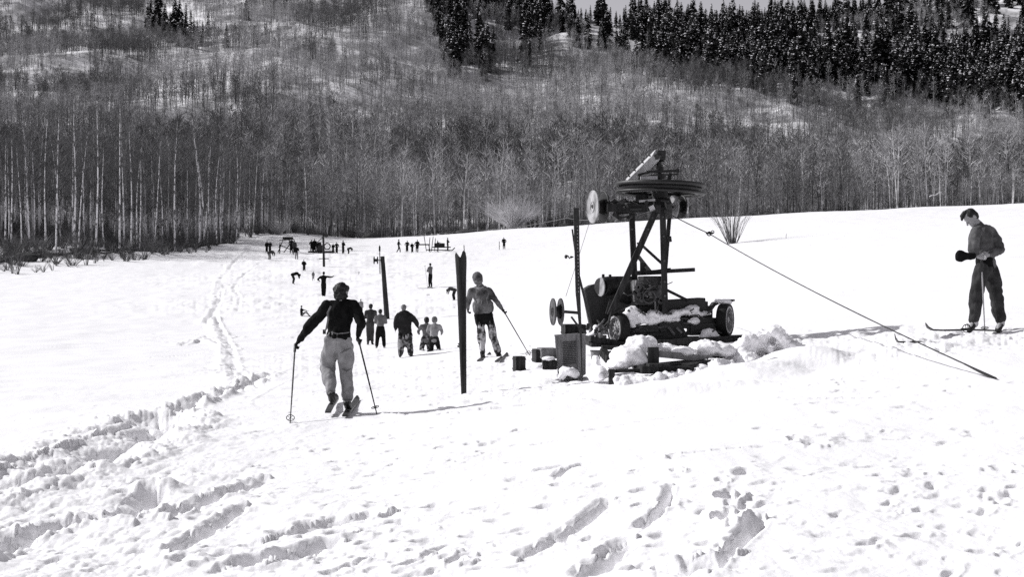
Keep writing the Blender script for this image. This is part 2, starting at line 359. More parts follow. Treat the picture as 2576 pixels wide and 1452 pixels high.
for px_, rw, a, b, dp in ((1830, 1258, .085, .11, .14), (1830, 1312, .085, .13, .15), (2050, 1118, .1, .12, .08), (2000, 1105, .06, .1, .07), (2130, 1108, .14, .07, .07), (1815, 1210, .05, .06, .05),
                          (1700, 1185, .05, .06, .06), (1690, 1150, .05, .05, .05), (850, 1345, .1, .1, .07), (1095, 1400, .08, .07, .1), (1150, 1420, .06, .05, .08)):
    p = G(px_, rw); dent(p.x, p.y, a, b, 0, dp)
# trampled areas
def churn_area(pts, amt, soft=1.0):
    """soft-edged blobs: (px,row,radius m)"""
    for px_, rw, rd in pts:
        p = G(px_, rw); si, sj = local(p.x, p.y, rd * 1.6)
        q = np.hypot(GX[si, sj] - p.x, (GYY[si, sj] - p.y) * .8) / rd
        q = q * (1 + .35 * noise2(GX[si, sj] * 1.3, GYY[si, sj] * 1.3, 61))
        CH[si, sj] = np.maximum(CH[si, sj], amt * (1 - sm((q - .3) / .9)))
churn_area([(60, 1300, 1.6), (250, 1350, 1.4), (60, 1430, 1.2), (330, 1400, 1.0), (480, 1180, .9)], .38)
churn_area([(700, 1300, 1.4), (1000, 1200, 1.5), (900, 1400, 1.2), (1200, 1350, 1.3), (600, 1130, 1.6)], .15)
churn_area([(1500, 1330, 1.3), (1900, 1380, 1.2), (2300, 1350, 1.5), (2200, 1180, 1.4), (2500, 1050, 1.6), (1450, 1180, 1.4)], .10)
churn_area([(700, 930, 3), (850, 900, 4), (1000, 930, 3), (1100, 960, 2.5), (1250, 930, 2.5), (1330, 980, 1.5)], .38)
churn_area([(700, 760, 9), (750, 690, 12), (850, 700, 9), (620, 700, 9), (1000, 780, 7), (800, 650, 15)], .6)
churn_area([(2150, 850, 1.8), (2320, 870, 1.6), (2440, 850, 1.6)], .55)
# snow banks around the machine
mound(1880, 945, 1.2, .8, .16, .2); mound(1990, 915, 1.1, 1.0, .20, .2); mound(1720, 985, 1.2, .4, .08, .2); mound(2330, 880, 1.2, .7, .05, .3)
mound(400, 1235, .35, .25, .10, .4)
# loose dents everywhere people have walked
zones = [((-50, 1150, 1150, 1450), 420, .6), ((500, 1000, 1300, 1150), 200, .5), ((1150, 1150, 2576, 1450), 230, .6), ((600, 850, 1350, 1000), 260, .5),
         ((560, 640, 1250, 850), 420, .5), ((1900, 950, 2600, 1200), 90, .7), ((380, 820, 700, 960), 70, .5), ((1950, 830, 2560, 900), 90, .8), ((-50, 780, 500, 1100), 20, .5)]
for (a0, b0, a1, b1), n_, fl in zones:
    for _ in range(n_):
        p = G(random.uniform(a0, a1), random.uniform(b0, b1)); k = max(1, p.y / 22)
        a = random.uniform(.025, .085) * k ** .8; b = a * random.uniform(.5, 1.1)
        dent(p.x, p.y, a * 1.4, b, random.uniform(-.3, 1.1), a * random.uniform(.2, .62) * random.random() ** .5, random.uniform(.1, .4))
# lumps of churned snow
nearm = GYs < 190
Xr = GX[nearm]; Yn = GYY[nearm]; sc_ = np.maximum(1, Yn / 16); Xn = Xr; Yq = np.where(Yn < 16, Yn, 16 + 16 * np.log(np.maximum(Yn, 16) / 16)); Xq = Xr / sc_
lump = (np.abs(noise2(Xq / .16, Yq / .2, 71)) * .06 + np.abs(noise2(Xq / .07, Yq / .08, 72)) * .035 + noise2(Xq / .4, Yq / .5, 73) * .07 + np.abs(noise2(Xq / .033, Yq / .036, 74)) * .012)
DISP[nearm] += CH[nearm] * lump * sc_ ** .6
DISP[nearm] += .004 * noise2(Xn / .12, Yn / .2, 75) * (Yn < 25)
GZ = GZ + DISP
def surf_z(x, y):
    i = int(np.clip(np.searchsorted(GYs, y), 1, len(GYs) - 1)); j = int(np.clip(np.searchsorted(GU, x / max(y, 4)), 1, len(GU) - 1))
    return float(GZ[i, j])
def grid_obj(name, r0, r1, mat):
    X = GX[r0:r1].ravel(); Y = GYY[r0:r1].ravel(); Z = GZ[r0:r1].ravel(); nr, nc = r1 - r0, len(GU)
    me = bpy.data.meshes.new(name); me.vertices.add(len(X))
    me.vertices.foreach_set('co', np.stack([X, Y, Z], 1).ravel())
    i = np.arange((nr - 1) * (nc - 1)); a = (i // (nc - 1)) * nc + i % (nc - 1)
    q = np.stack([a, a + 1, a + nc + 1, a + nc], 1).ravel()
    me.loops.add(len(q)); me.loops.foreach_set('vertex_index', q)
    me.polygons.add(len(i)); me.polygons.foreach_set('loop_start', np.arange(0, len(q), 4)); me.polygons.foreach_set('loop_total', np.full(len(i), 4))
    me.polygons.foreach_set('use_smooth', np.ones(len(i), bool)); me.update()
    return tag(link(name, me, mat), kind='structure')
split = int(np.searchsorted(GYs, 215))
grid_obj('snow_field', 0, split + 1, M['snow'])
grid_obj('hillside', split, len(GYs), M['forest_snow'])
# ---------------------------------------------------------------- woods
def aspen_mesh(seed, h, r, crown0, ntw, tw, thin=False, spread=.28):
    """trunk and branches as two builders"""
    rd = random.Random(seed); t = MB(); c = MB(); n = 6
    bx, by = rd.uniform(-.04, .04) * h, rd.uniform(-.03, .03) * h
    def ax(s): return Vector((bx * s * s + .012 * h * math.sin(s * 5 + seed), by * s * s, s * h))
    if thin: t.tube([ax(0), ax(.5), ax(1)], [r, r * .7, r * .12], 3)
    else: t.tube([ax(k / n) for k in range(n + 1)], [r * (1.15 if k == 0 else 1 - .88 * k / n) for k in range(n + 1)], 6)
    if not thin:
        for _ in range(8):
            s0 = rd.uniform(crown0 * .9, .85); a = rd.uniform(0, 6.28); L = h * rd.uniform(.12, .26) * (1.15 - s0); p = ax(s0)
            q = p + Vector((math.cos(a) * L * .55, math.sin(a) * L * .55, L * .75)); c.tube([p, p.lerp(q, .5) + Vector((0, 0, -.05 * L)), q], [r * .35 * (1.1 - s0), r * .25 * (1.1 - s0), .012], 3)
    for _ in range(ntw):
        s0 = crown0 + (1 - crown0) * rd.random() ** .9; a = rd.uniform(0, 6.28)
        off = rd.random() ** .7 * spread * h * (1.12 - s0) * .7
        p = ax(s0) + Vector((math.cos(a), math.sin(a), 0)) * off
        L = h * rd.uniform(.06, .17); el = rd.uniform(.35, 1.25)
        d = Vector((math.cos(a + rd.uniform(-.7, .7)) * math.cos(el), math.sin(a + rd.uniform(-.7, .7)) * math.cos(el), math.sin(el))) * L
        sd_ = d.cross(Vector((rd.uniform(-1, 1), rd.uniform(-1, 1), rd.uniform(-1, 1)))).normalized() * tw * rd.uniform(.6, 1.3) / 2
        c.add([p - sd_, p + sd_, p + d], [(0, 1, 2)])
    return t, c
def bush_mesh(seed, h, n, tw, fan=.7, low=0):
    rd = random.Random(seed); c = MB()
    for _ in range(n):
        a = rd.uniform(0, 6.28); f = rd.random() ** .6 * fan; L = h * rd.uniform(.5, 1.05)
        p0 = Vector((math.cos(a) * .08 * h * rd.random(), math.sin(a) * .08 * h * rd.random(), -.1))
        d = Vector((math.cos(a) * f, math.sin(a) * f, 1)).normalized() * L; bend = Vector((math.cos(a) * .1 * L, math.sin(a) * .1 * L, -.06 * L))
        c.tube([p0, p0 + d * .5 - bend * .4, p0 + d + bend], [tw, tw * .7, tw * .15], 3, cap=False)
        for _ in range(5):
            s0 = rd.uniform(.35, .95); q = p0 + d * s0; L2 = L * rd.uniform(.15, .35)
            e = (d.normalized() + Vector((rd.uniform(-.7, .7), rd.uniform(-.7, .7), rd.uniform(-.1, .5)))).normalized() * L2
            s_ = e.orthogonal().normalized() * tw * .5; c.add([q - s_, q + s_, q + e], [(0, 1, 2)])
    return c
def conifer_mesh(seed, h, dens=1.0):
    rd = random.Random(seed); c = MB(); sn = MB(); t = MB(); wd = h * rd.uniform(.17, .23)
    t.tube([(0, 0, -1), (0, 0, h * .5), (0, 0, h * .97)], [h * .014, h * .009, .02], 5); wd *= (.8, 1.25, 1.0, 1.1)[seed % 4]; gap = rd.uniform(.3, .7)
    nl = int(h * 2.0)
    for i in range(nl):
        s0 = .06 + .93 * i / nl; z = s0 * h; rr = wd * (1 - s0) ** .8 * rd.uniform(.75, 1.15) + .12
        for k in range(int((7 * dens + 4) * (.45 if abs(s0 - gap) < .04 else 1))):
            a = rd.uniform(0, 6.28); L = rr * rd.uniform(.55, 1.15)
            d = Vector((math.cos(a), math.sin(a), 0)); p = Vector((0, 0, z)) + d * .05
            tip = p + d * L + Vector((0, 0, -L * rd.uniform(.1, .5))); sd_ = Vector((-d.y, d.x, rd.uniform(-.4, .4))) * L * rd.uniform(.2, .36)
            mid = p.lerp(tip, .55) + Vector((0, 0, rd.uniform(-.05, .25)))
            c.add([p + Vector((0, 0, .25)), mid + sd_, tip, mid - sd_], [(0, 1, 2), (0, 2, 3)])
            if rd.random() < .075:
                m2 = p.lerp(tip, rd.uniform(.6, .9)); r_ = rd.uniform(.12, .42)
                sn.ell(m2 + Vector((0, 0, .08)), (r_, r_, r_ * .5), 5, 4)
    return t, c, sn
def merged(name, items):
    """a hidden-from-nowhere source mesh used only through the stuff objects"""
    V = []; Fc = []; mi = []; mats = []
    for mb, m_ in items:
        o = len(V); V += mb.v; Fc += [tuple(i + o for i in f) for f in mb.f]; mats.append(m_); mi += [len(mats) - 1] * len(mb.f)
    me = bpy.data.meshes.new(name); me.from_pydata(V, [], Fc); me.update(); me.polygons.foreach_set('material_index', mi)
    for m_ in mats: me.materials.append(m_)
    return bpy.data.objects.new(name, me)
def scatter(name, label, pts, protos, cat):
    """pts: rows of x,y,z,rot,scale,tilt,idx"""
    me = bpy.data.meshes.new(name); P = np.array(pts, float); me.vertices.add(len(P)); me.vertices.foreach_set('co', P[:, :3].ravel())
    for nm, colm in (('rot', 3), ('scl', 4), ('tilt', 5), ('idx', 6)):
        a = me.attributes.new(nm, 'FLOAT', 'POINT'); a.data.foreach_set('value', P[:, colm].copy())
    ob = bpy.data.objects.new(name, me); COL.objects.link(ob); tag(ob, label, cat, kind='stuff')
    ng = bpy.data.node_groups.new(name, 'GeometryNodeTree')
    ng.interface.new_socket('Geometry', in_out='INPUT', socket_type='NodeSocketGeometry'); ng.interface.new_socket('Geometry', in_out='OUTPUT', socket_type='NodeSocketGeometry')
    N = ng.nodes; L = ng.links; gi = N.new('NodeGroupInput'); go = N.new('NodeGroupOutput'); jn = N.new('GeometryNodeJoinGeometry')
    def attr(nm): a = N.new('GeometryNodeInputNamedAttribute'); a.data_type = 'FLOAT'; a.inputs['Name'].default_value = nm; return a.outputs[0]
    cb = N.new('ShaderNodeCombineXYZ'); L.new(attr('tilt'), cb.inputs[0]); L.new(attr('rot'), cb.inputs[2])
    sc = attr('scl'); ix = attr('idx')
    for k, pr in enumerate(protos):
        oi = N.new('GeometryNodeObjectInfo'); oi.inputs['Object'].default_value = pr; oi.inputs['As Instance'].default_value = True
        cmp_ = N.new('FunctionNodeCompare'); cmp_.data_type = 'FLOAT'; cmp_.operation = 'EQUAL'; L.new(ix, cmp_.inputs[0]); cmp_.inputs[1].default_value = k; cmp_.inputs['Epsilon'].default_value = .1
        ip = N.new('GeometryNodeInstanceOnPoints'); L.new(gi.outputs[0], ip.inputs['Points']); L.new(cmp_.outputs[0], ip.inputs['Selection'])
        L.new(oi.outputs['Geometry'], ip.inputs['Instance']); L.new(cb.outputs[0], ip.inputs['Rotation']); L.new(sc, ip.inputs['Scale'])
        L.new(ip.outputs[0], jn.inputs[0])
    L.new(jn.outputs[0], go.inputs[0])
    md = ob.modifiers.new('scatter', 'NODES'); md.node_group = ng
    return ob
def rowof(x, y, z): return CY - (z - CAMZ) * F / y
def pxof(x, y): return CX + F * x / y
def inpoly(px, py, poly):
    ins = np.zeros(px.shape, bool); j = len(poly) - 1
    for i in range(len(poly)):
        xi, yi = poly[i]; xj, yj = poly[j]
        c = ((yi > py) != (yj > py)) & (px < (xj - xi) * (py - yi) / (yj - yi + 1e-9) + xi); ins ^= c; j = i
    return ins
CONIF = [[(1290, -400), (1300, 40), (1330, 150), (1400, 70), (1480, 118), (1560, 150), (1680, 186), (1850, 206), (2000, 226), (2150, 246), (2300, 266), (2450, 288), (2800, 320), (3400, 300), (3400, -600), (1290, -600)],
         [(1085, -100), (1085, 50), (1290, 50), (1300, -100)], [(1095, 65), (1110, 130), (1190, 175), (1255, 175), (1240, 120), (1140, 60)],
         [(365, 20), (370, 100), (440, 112), (510, 112), (520, 60), (450, 20)], [(600, -60), (600, 30), (640, 30), (640, -60)], [(560, 60), (560, 105), (580, 105), (580, 60)]]
OPEN = [[(1510, 20), (1600, 90), (1700, 150), (1640, 155), (1540, 110), (1400, 70), (1350, 40)], [(2350, -20), (2576, 80), (2700, 60), (2700, -80), (2350, -80)]]
# open snowy patches of the hill: px, row, half width, half height
BARE = [(720, 92, 110, 22), (560, 150, 90, 16), (840, 110, 90, 14), (1075, 150, 70, 12), (1000, 165, 40, 16), (120, 220, 130, 26), (60, 240, 60, 18), (190, 175, 60, 40), (290, 180, 50, 20), (720, 292, 60, 14), (860, 322, 90, 14),
        (960, 340, 60, 10), (400, 300, 70, 16), (600, 320, 60, 16), (1640, 262, 110, 18), (1540, 270, 60, 10), (1900, 312, 110, 9), (1750, 330, 70, 12), (1640, 345, 50, 12), (1240, 230, 60, 12), (900, 235, 110, 12),
        (500, 90, 60, 14), (40, 60, 50, 20), (2400, 330, 60, 14), (1480, 40, 60, 18), (950, 420, 60, 8), (1150, 260, 60, 8), (1400, 100, 60, 16), (2000, 300, 60, 8), (230, 120, 70, 12)]
asp_pts = []; con_pts = []
asp_kinds = 6
N_ = 52000
yy = 205 + (760 - 205) * rng.random(N_) ** .75; uu = rng.uniform(-.50, .52, N_); xx = uu * yy
keep = rng.random(N_) < (yy / 760) ** .3
xx, yy = xx[keep], yy[keep]; zz = base_h(xx, yy)
pxx = pxof(xx, yy); rww = rowof(xx, yy, zz)
isc = np.zeros(len(xx), bool)
jit = rng.normal(0, 20, len(xx)) + 14 * noise2(xx / 30, yy / 25, 88)
for poly in CONIF: isc |= inpoly(pxx, rww + jit, poly)
opn = np.zeros(len(xx), bool)
for poly in OPEN: opn |= inpoly(pxx, rww, poly)
bare = np.zeros(len(xx))
for a, b, c, d in BARE: bare = np.maximum(bare, 1 - sm((np.hypot((pxx - a) / c, (rww - b) / d) - .45) / .75))
patch = sm((noise2(xx / 26, yy / 14, 81) + .75) / .5) 
dens = np.where(isc, .0, (.52 + .48 * patch) * (1 - .85 * bare))
sel = (~isc) & (rng.random(len(xx)) < dens) & (rww > -260)
for x, y, z, tone in zip(xx[sel], yy[sel], zz[sel], noise2(xx[sel] / 40, yy[sel] / 30, 82)):
    k = 2 if tone > .12 else (0 if tone < -.22 else 1)
    if random.random() < .25: k = random.randrange(3)
    s_ = random.uniform(.5, 1.25) * (.85 + .3 * (y < 300))
    asp_pts.append((x, y, z - .2, random.uniform(0, 6.28), s_, random.gauss(0, .06), k * 2 + random.randrange(2)))
mix = sm((noise2(xx / 30, yy / 22, 83) + .2) / .5)
cden = np.where(opn, .03, .19 - .125 * sm((pxx - 1980) / 200) * sm((175 - rww) / 60))
selc = isc & (pxx > 700) & (rng.random(len(xx)) < cden) & (rww > -300)
con = sorted([(y, x, z) for x, y, z in zip(xx[selc], yy[selc], zz[selc])])
selb = isc & (rng.random(len(xx)) < np.where((pxx > 2040) & (rww < 160), .45, .06)) & ~opn
for x, y, z in zip(xx[selb], yy[selb], zz[selb]): asp_pts.append((x, y, z, random.uniform(0, 6.28), random.uniform(.6, .9), 0, 4 + random.randrange(2)))
# aspens of the hill
aprot = []
for k in range(6):
    tone = k // 2; t_, c_ = aspen_mesh(100 + k, 10.5, (.13, .12, .11)[tone], (.30, .40, .44)[tone], (105, 78, 70)[tone], (.105, .10, .09)[tone], True, .32)
    aprot.append(merged('hill_aspen_source', [(t_, (M['twig_d'], M['twig_d'], M['bark_g'])[tone]), (c_, (M['twig_m'], M['twig'], M['twig_l'])[tone])]))
t_, c_ = aspen_mesh(140, 13, .13, .3, 170, .06, True, .25); aprot.append(merged('wood_aspen_source', [(t_, M['bark_g']), (c_, M['twig_d'])]))
t_, c_ = aspen_mesh(141, 13, .13, .45, 130, .06, True, .25); aprot.append(merged('wood_aspen_source', [(t_, M['bark_w']), (c_, M['twig'])]))
aprot.append(merged('brush_source', [(bush_mesh(142, 2.6, 34, .032), M['twig_d'])]))
aprot.append(merged('brush_source', [(bush_mesh(143, 2.6, 34, .03), M['twig'])]))
# wood at the left, denser, and its undergrowth; thicket along the whole field edge
def edge_y(px):   # distance of the wood's front edge
    return np.interp(px, [-600, 0, 300, 520, 640, 900, 1300, 1700, 2100, 2600, 3200], [140, 143, 148, 160, 196, 208, 208, 210, 210, 208, 205])
for _ in range(3600):
    px = random.uniform(-500, 3000); e = float(edge_y(px)); d = random.random() ** 1.3 * (75 if px > 600 else 110); y = e + 3 + d
    if y > 290: continue
    x = (px - CX) / F * y; left = px < random.gauss(690, 130)
    if random.random() > (.95 if left else .8): continue
    k = 6 if random.random() < (.72 if left else .2) else 7
    if not left and random.random() < .85: k = random.randrange(2, 6)
    if left and d < 12 and random.random() < .3: continue
    asp_pts.append((x, y, gz(x, y) - .2, random.uniform(0, 6.28), random.uniform(.75, 1.12) * (1 if left else random.uniform(.5, .9) * (.8 if px > 1300 else 1)), random.gauss(0, .03), k))
for _ in range(700):
    px = random.uniform(-500, 3000); e = float(edge_y(px)); d = random.random() ** 1.2 * 40; y = e + (4 if px < 620 else 0) + d; x = (px - CX) / F * y
    asp_pts.append((x, y, gz(x, y) - .1, random.uniform(0, 6.28), random.uniform(.5, 1.25) * (1.15 if px < 640 else 1), random.gauss(0, .08), 8 if random.random() < .7 else 9))
for _ in range(260):
    px = random.uniform(-500, 600); y = float(edge_y(px)) - 30 * random.random() ** 1.7 * (1 - px / 900) + 8; x = (px - CX) / F * y
    asp_pts.append((x, y, gz(x, y) - .1, random.uniform(0, 6.28), random.uniform(.5, 1.3), random.gauss(0, .12), 8 if random.random() < .75 else 9))
scatter('bare_woodland', 'grey mass of bare aspens and brush covering the snowy hillside', asp_pts, aprot, 'woodland')
# individual aspens
kinds = {}
def aspen_kind(key, seed, h, r, cr, n, tw, tm, cm, spread=.26):
    t_, c_ = aspen_mesh(seed, h, r, cr, n, tw, False, spread)
    a = t_.mesh('trunk'); a.materials.append(tm); b = c_.mesh('branches', fix=False); b.materials.append(cm); kinds.setdefault(key, []).append((a, b))
for s_ in range(5): aspen_kind('white', 200 + s_, 15.5, .115, .42, 300, .035, M['bark_w'], M['twig_d'])
for s_ in range(4): aspen_kind('slim', 220 + s_, 12, .085, .4, 240, .035, M['bark_w'], M['twig'])
for s_ in range(4): aspen_kind('grey', 240 + s_, 10.5, .085, .34, 260, .04, M['bark_g'], M['twig'])
def put_tree(key, px, y, s_, label, group, name='aspen_tree'):
    x = (px - CX) / F * y; o = thing(name, (x, y, gz(x, y) - .15), label, 'tree', group); o.scale = (s_, s_, s_); o.rotation_euler = (random.gauss(0, .02), random.gauss(0, .03), random.uniform(0, 6.28))
    for nm, me in zip(('trunk', 'branches'), random.choice(kinds[key])):
        c = bpy.data.objects.new(nm, me); COL.objects.link(c); c.parent = o
big = [(12, 128, 1), (30, 124, 1.1), (22, 131, .95), (55, 126, .9), (75, 130, 1), (112, 127, 1), (142, 122, 1.15), (158, 133, .95), (186, 128, 1.1), (182, 133, 1), (197, 126, .9), (212, 134, 1), (243, 124, 1.1), (262, 131, 1), (300, 129, 1.1), (312, 134, 1.05),
       (332, 130, 1.1), (343, 136, 1), (352, 133, .9), (388, 137, 1), (438, 138, 1.1), (504, 142, .95), (514, 148, 1.1), (543, 146, 1.05), (555, 150, .95), (562, 156, .9), (598, 160, .9), (520, 150, 1), (470, 146, .85), (-40, 126, 1), (-90, 124, 1.1), (-150, 130, 1), (230, 137, .9), (410, 140, .9)]
for px, y, s_ in big: put_tree('white', px, y + 12, s_ * random.uniform(.78, 1.02), 'tall white-trunked bare aspen in the front of the wood at left edge', 'tall white aspens at the left')
for px, y, s_ in [(790, 214, .9), (800, 210, 1), (812, 216, 1.05), (820, 212, .85), (670, 206, 1.1), (690, 206, .95), (725, 210, .95), (905, 214, .9), (1010, 216, .9), (1085, 214, 1), (1230, 215, .9), (1310, 215, .9), (760, 214, .8), (628, 196, 1), (960, 218, .95)]:
    put_tree('slim', px, y, s_, 'slim pale-trunked bare aspen standing in the dark wood directly behind the far skiers', 'pale aspens behind the far skiers')
for _ in range(110):
    px = random.uniform(-60, 640); y = float(edge_y(px)) + random.uniform(12, 50)
    put_tree('slim', px, y, random.uniform(.75, 1.15), 'thin bare aspen deeper inside the wood at left, behind the tall white ones', 'thin aspens inside the left wood')
for _ in range(65):
    px = random.uniform(640, 1300); y = float(edge_y(px)) + random.uniform(2, 22)
    put_tree('slim' if random.random() < .4 else 'grey', px, y, random.uniform(.55, .8), 'bare grey aspen in the wood edge between left wood and the wheel tower', 'aspens along the middle of the field edge')
for _ in range(70):
    px = random.uniform(1300, 2620); y = float(edge_y(px)) + random.uniform(2, 22)
    put_tree('slim' if random.random() < .15 else 'grey', px, y, random.uniform(.42, .7), 'bare grey aspen rising behind the snow crest right of centre', 'aspens behind the right crest')
# brush in front of the left wood
bm_ = []
for s_ in range(5): b = bush_mesh(300 + s_, 2.6, 9 + 3 * s_, .032, .55 + .2 * s_).mesh('bush', fix=False); b.materials.append(M['twig_d']); bm_.append(b)
def bush(me, px, row, s_, label, group=None, Y=None):
    y = Y or gY(px, row); x = (px - CX) / F * y; o = bpy.data.objects.new('bare_bush', me); COL.objects.link(o); o.location = (x, y, gz(x, y)); o.scale = (s_,) * 3; o.rotation_euler.z = random.uniform(0, 6.28)
    return tag(o, label, 'bush', group)
for k in range(150):
    px = random.uniform(-60, 590); y = float(edge_y(px)) - 40 * random.random() ** .9 * (1 - px / 1000) + 4
    bush(random.choice(bm_), px, 0, random.uniform(.35, 1.05), 'dark leafless bush in the snow at the foot of the left wood', 'bushes at the foot of the left wood', Y=y)
b = bush_mesh(320, 4.2, 58, .019, .66).mesh('bush', fix=False); b.materials.append(M['twig_d'])
bush(b, 1842, 613, 1.3, 'leafless many-stemmed bush alone on the open snow right of the wheel tower')
b = bush_mesh(321, 5, 620, .03, 1.5).mesh('bush', fix=False); b.materials.append(M['twig_p'])
bush(b, 1290, 0, 1.2, 'large round pale grey bush at the wood edge left of the wheel tower', Y=201)
b = bush_mesh(322, 4, 130, .02, 1.2).mesh('bush', fix=False); b.materials.append(M['twig_l'])
bush(b, 700, 0, .9, 'low pale bush at the wood edge just behind the far left skiers', Y=198)
# conifers
cprot = [conifer_mesh(400 + k, 15 + 2 * (k % 3), 1.0) for k in range(4)]
cmesh = []
for t_, c_, s_ in cprot:
    ms = []
    me = t_.mesh('trunk', fix=False); me.materials.append(M['log']); ms.append(('trunk', me))
    ob_ = merged('foliage', [(c_, M['needle']), (s_, M['lump'])]); ms.append(('foliage', ob_.data))
    cmesh.append(ms)
def conifer(x, y, s_, label, group=None):
    o = thing('conifer_tree', (x, y, gz(x, y) - .2), label, 'conifer', group); o.scale = (s_ * random.uniform(.9, 1.15), s_ * random.uniform(.9, 1.15), s_); o.rotation_euler.z = random.uniform(0, 6.28)
    for nm, me in random.choice(cmesh): c = bpy.data.objects.new(nm, me); COL.objects.link(c); c.parent = o
def con_at(px, row, hpx, label, group=None):
    y = gY(px, row, 215, 900); conifer((px - CX) / F * y, y, hpx / F * y / 17, label, group)
for px, row, hp in ((380, 48, 70), (398, 52, 78), (440, 72, 74), (452, 70, 60), (468, 88, 84), (480, 84, 70), (496, 72, 40), (524, 64, 50), (415, 64, 58), (428, 80, 60), (456, 92, 50), (488, 96, 62), (372, 40, 50), (510, 80, 44)): con_at(px, row + 26, hp * 1.5, 'dark conifer in the small dense clump high on the hill at upper left', 'conifer clump at upper left')
con_at(620, 50, 75, 'dark conifer alone at top edge, right of the upper left clump'); con_at(570, 118, 74, 'small dark conifer just below and right of the upper left clump'); con_at(790, 400, 84, 'slender lone dark conifer low on the hill above the far skiers')
con_at(1322, 152, 120, 'tall dark conifer standing forward of the others above the wheel tower')
for px, row, hp in ((1108, 105, 42), (1122, 116, 50), (1140, 122, 50), (1156, 132, 48), (1185, 150, 42), (1205, 158, 50), (1220, 165, 54), (1238, 168, 48), (1175, 140, 36)): con_at(px, row, hp, 'dark conifer in the diagonal row high above the field centre', 'diagonal row of conifers')
restc = []
for i, (y, x, z) in enumerate(con):
    px = pxof(x, y)
    if i < 265 and -60 < px < 2650 and rowof(x, y, z) > -5:
        conifer(x, y, random.uniform(.55, .95) + .55 * random.random() ** 2.5, 'dark snowy conifer in the ' + ('forest at upper right corner, lower part' if px > 2100 else 'forest above and right of the wheel tower' if px > 1600 else 'forest above and left of the wheel tower'), 'conifers of the ' + ('upper right' if px > 2100 else 'middle' if px > 1600 else 'upper left') + ' forest band')
    else: restc.append((x, y, z - .3, random.uniform(0, 6.28), random.uniform(.55, .95) + .6 * random.random() ** 2.5, random.gauss(0, .03), random.randrange(4)))
cs = [merged('conifer_source', [(t_, M['log']), (c_, M['needle']), (s_, M['lump'])]) for t_, c_, s_ in cprot]
scatter('conifer_forest', 'dark conifer forest along the upper right ridge', restc, cs, 'forest')
# ---------------------------------------------------------------- logs, stumps and rocks at the wood edge
def log_at(a, b, r, label, name='fallen_log', mat='log', Ya=None, Yb=None, dz=.15, n=7):
    Ya = Ya or gY(*a); Yb = Yb or gY(*b); pa = W(a[0], a[1], Ya); pb = W(b[0], b[1], Yb); pa.z += dz; pb.z += dz
    mb = MB(); mb.tube([pa.lerp(pb, k / 5) + Vector((0, 0, .12 * math.sin(k * 2.1))) for k in range(6)], [r * (1 - .1 * k) for k in range(6)], n)
    for k in (1.5, 3.2): p = pa.lerp(pb, k / 5); mb.tube([p, p + Vector((.3, .2, .5))], [r * .4, .02], 5)
    return tag(mb.build(name, M[mat], org=pa, smooth=True), label, 'log')
log_at((-30, 668), (118, 636), .30, 'dark fallen log sloping out of the left edge of the photo')
log_at((95, 650), (250, 632), .22, 'dark fallen log lying below the white trunks, left end near the sloping log')
log_at((175, 632), (355, 633), .20, 'long straight dark log lying level along the left bank')
log_at((215, 640), (330, 637), .13, 'thin dark pole lying just below the long level log')
log_at((325, 640), (395, 634), .16, 'short dark log at the right end of the left bank', 'short_log')
log_at((775, 572), (792, 592), .09, 'pale leaning pole propped over the far left group of skiers', 'leaning_pole', 'timber_l', 197, 197, 1.6)
log_at((2338, 502), (2372, 490), .12, 'pale fallen trunk lying level in the wood above the right crest', 'fallen_log', 'bark_w', 212, 212, .5)
def blobrock(px, Y, wd, hh, label, name='dark_rock', row=None):
    x = (px - CX) / F * Y; z = gz(x, Y); mb = MB(); mb.ell((x, Y, z + hh * .3), (wd / 2, wd / 3, hh * .75), 16, 10)
    v = np.array(mb.v); c = v - np.array([x, Y, z]); v += c * (.22 * noise3(v * 1.3, 5))[:, None]; mb.v = [tuple(q) for q in v]
    return tag(mb.build(name, M['log'], org=(x, Y, z), smooth=True), label, 'rock')
for px, Y, wd, hh, lb in ((935, 203, 2.9, .8, 'low dark rock on the snow edge between the two far groups'), (1172, 203, 3.0, .6, 'low dark rock on the snow edge above the large notched post'),
                          (1932, 202, 2.4, .5, 'low dark rock on the snow crest right of the lone bush'), (2045, 203, 2.4, .5, 'low dark rock on the crest, second right of the lone bush'), (2340, 203, 2.8, .5, 'low dark rock on the crest left of the man at right'),
                          (1420, 203, 2.2, .5, 'low dark rock on the crest just left of the tall drilled post'), (62, 124, 2.4, .9, 'low dark rock in the snow at far left below the white trunks')): blobrock(px, Y, wd, hh, lb)
# low plank trough at the end of the wood
Y = 192; p = W(580, 606, Y); p.z = gz(p.x, Y); o = thing('plank_trough', p, 'low dark plank box at the wood edge left of the far skiers', 'wooden box')
mb = MB(); mb.box(p + Vector((0, 0, .35)), (2.3, .9, .5)); mb.build('box_side', M['timber_d'], o)
mb = MB(); mb.box(p + Vector((0, 0, .66)), (2.6, 1.1, .08)); mb.build('box_lid', M['timber'], o)
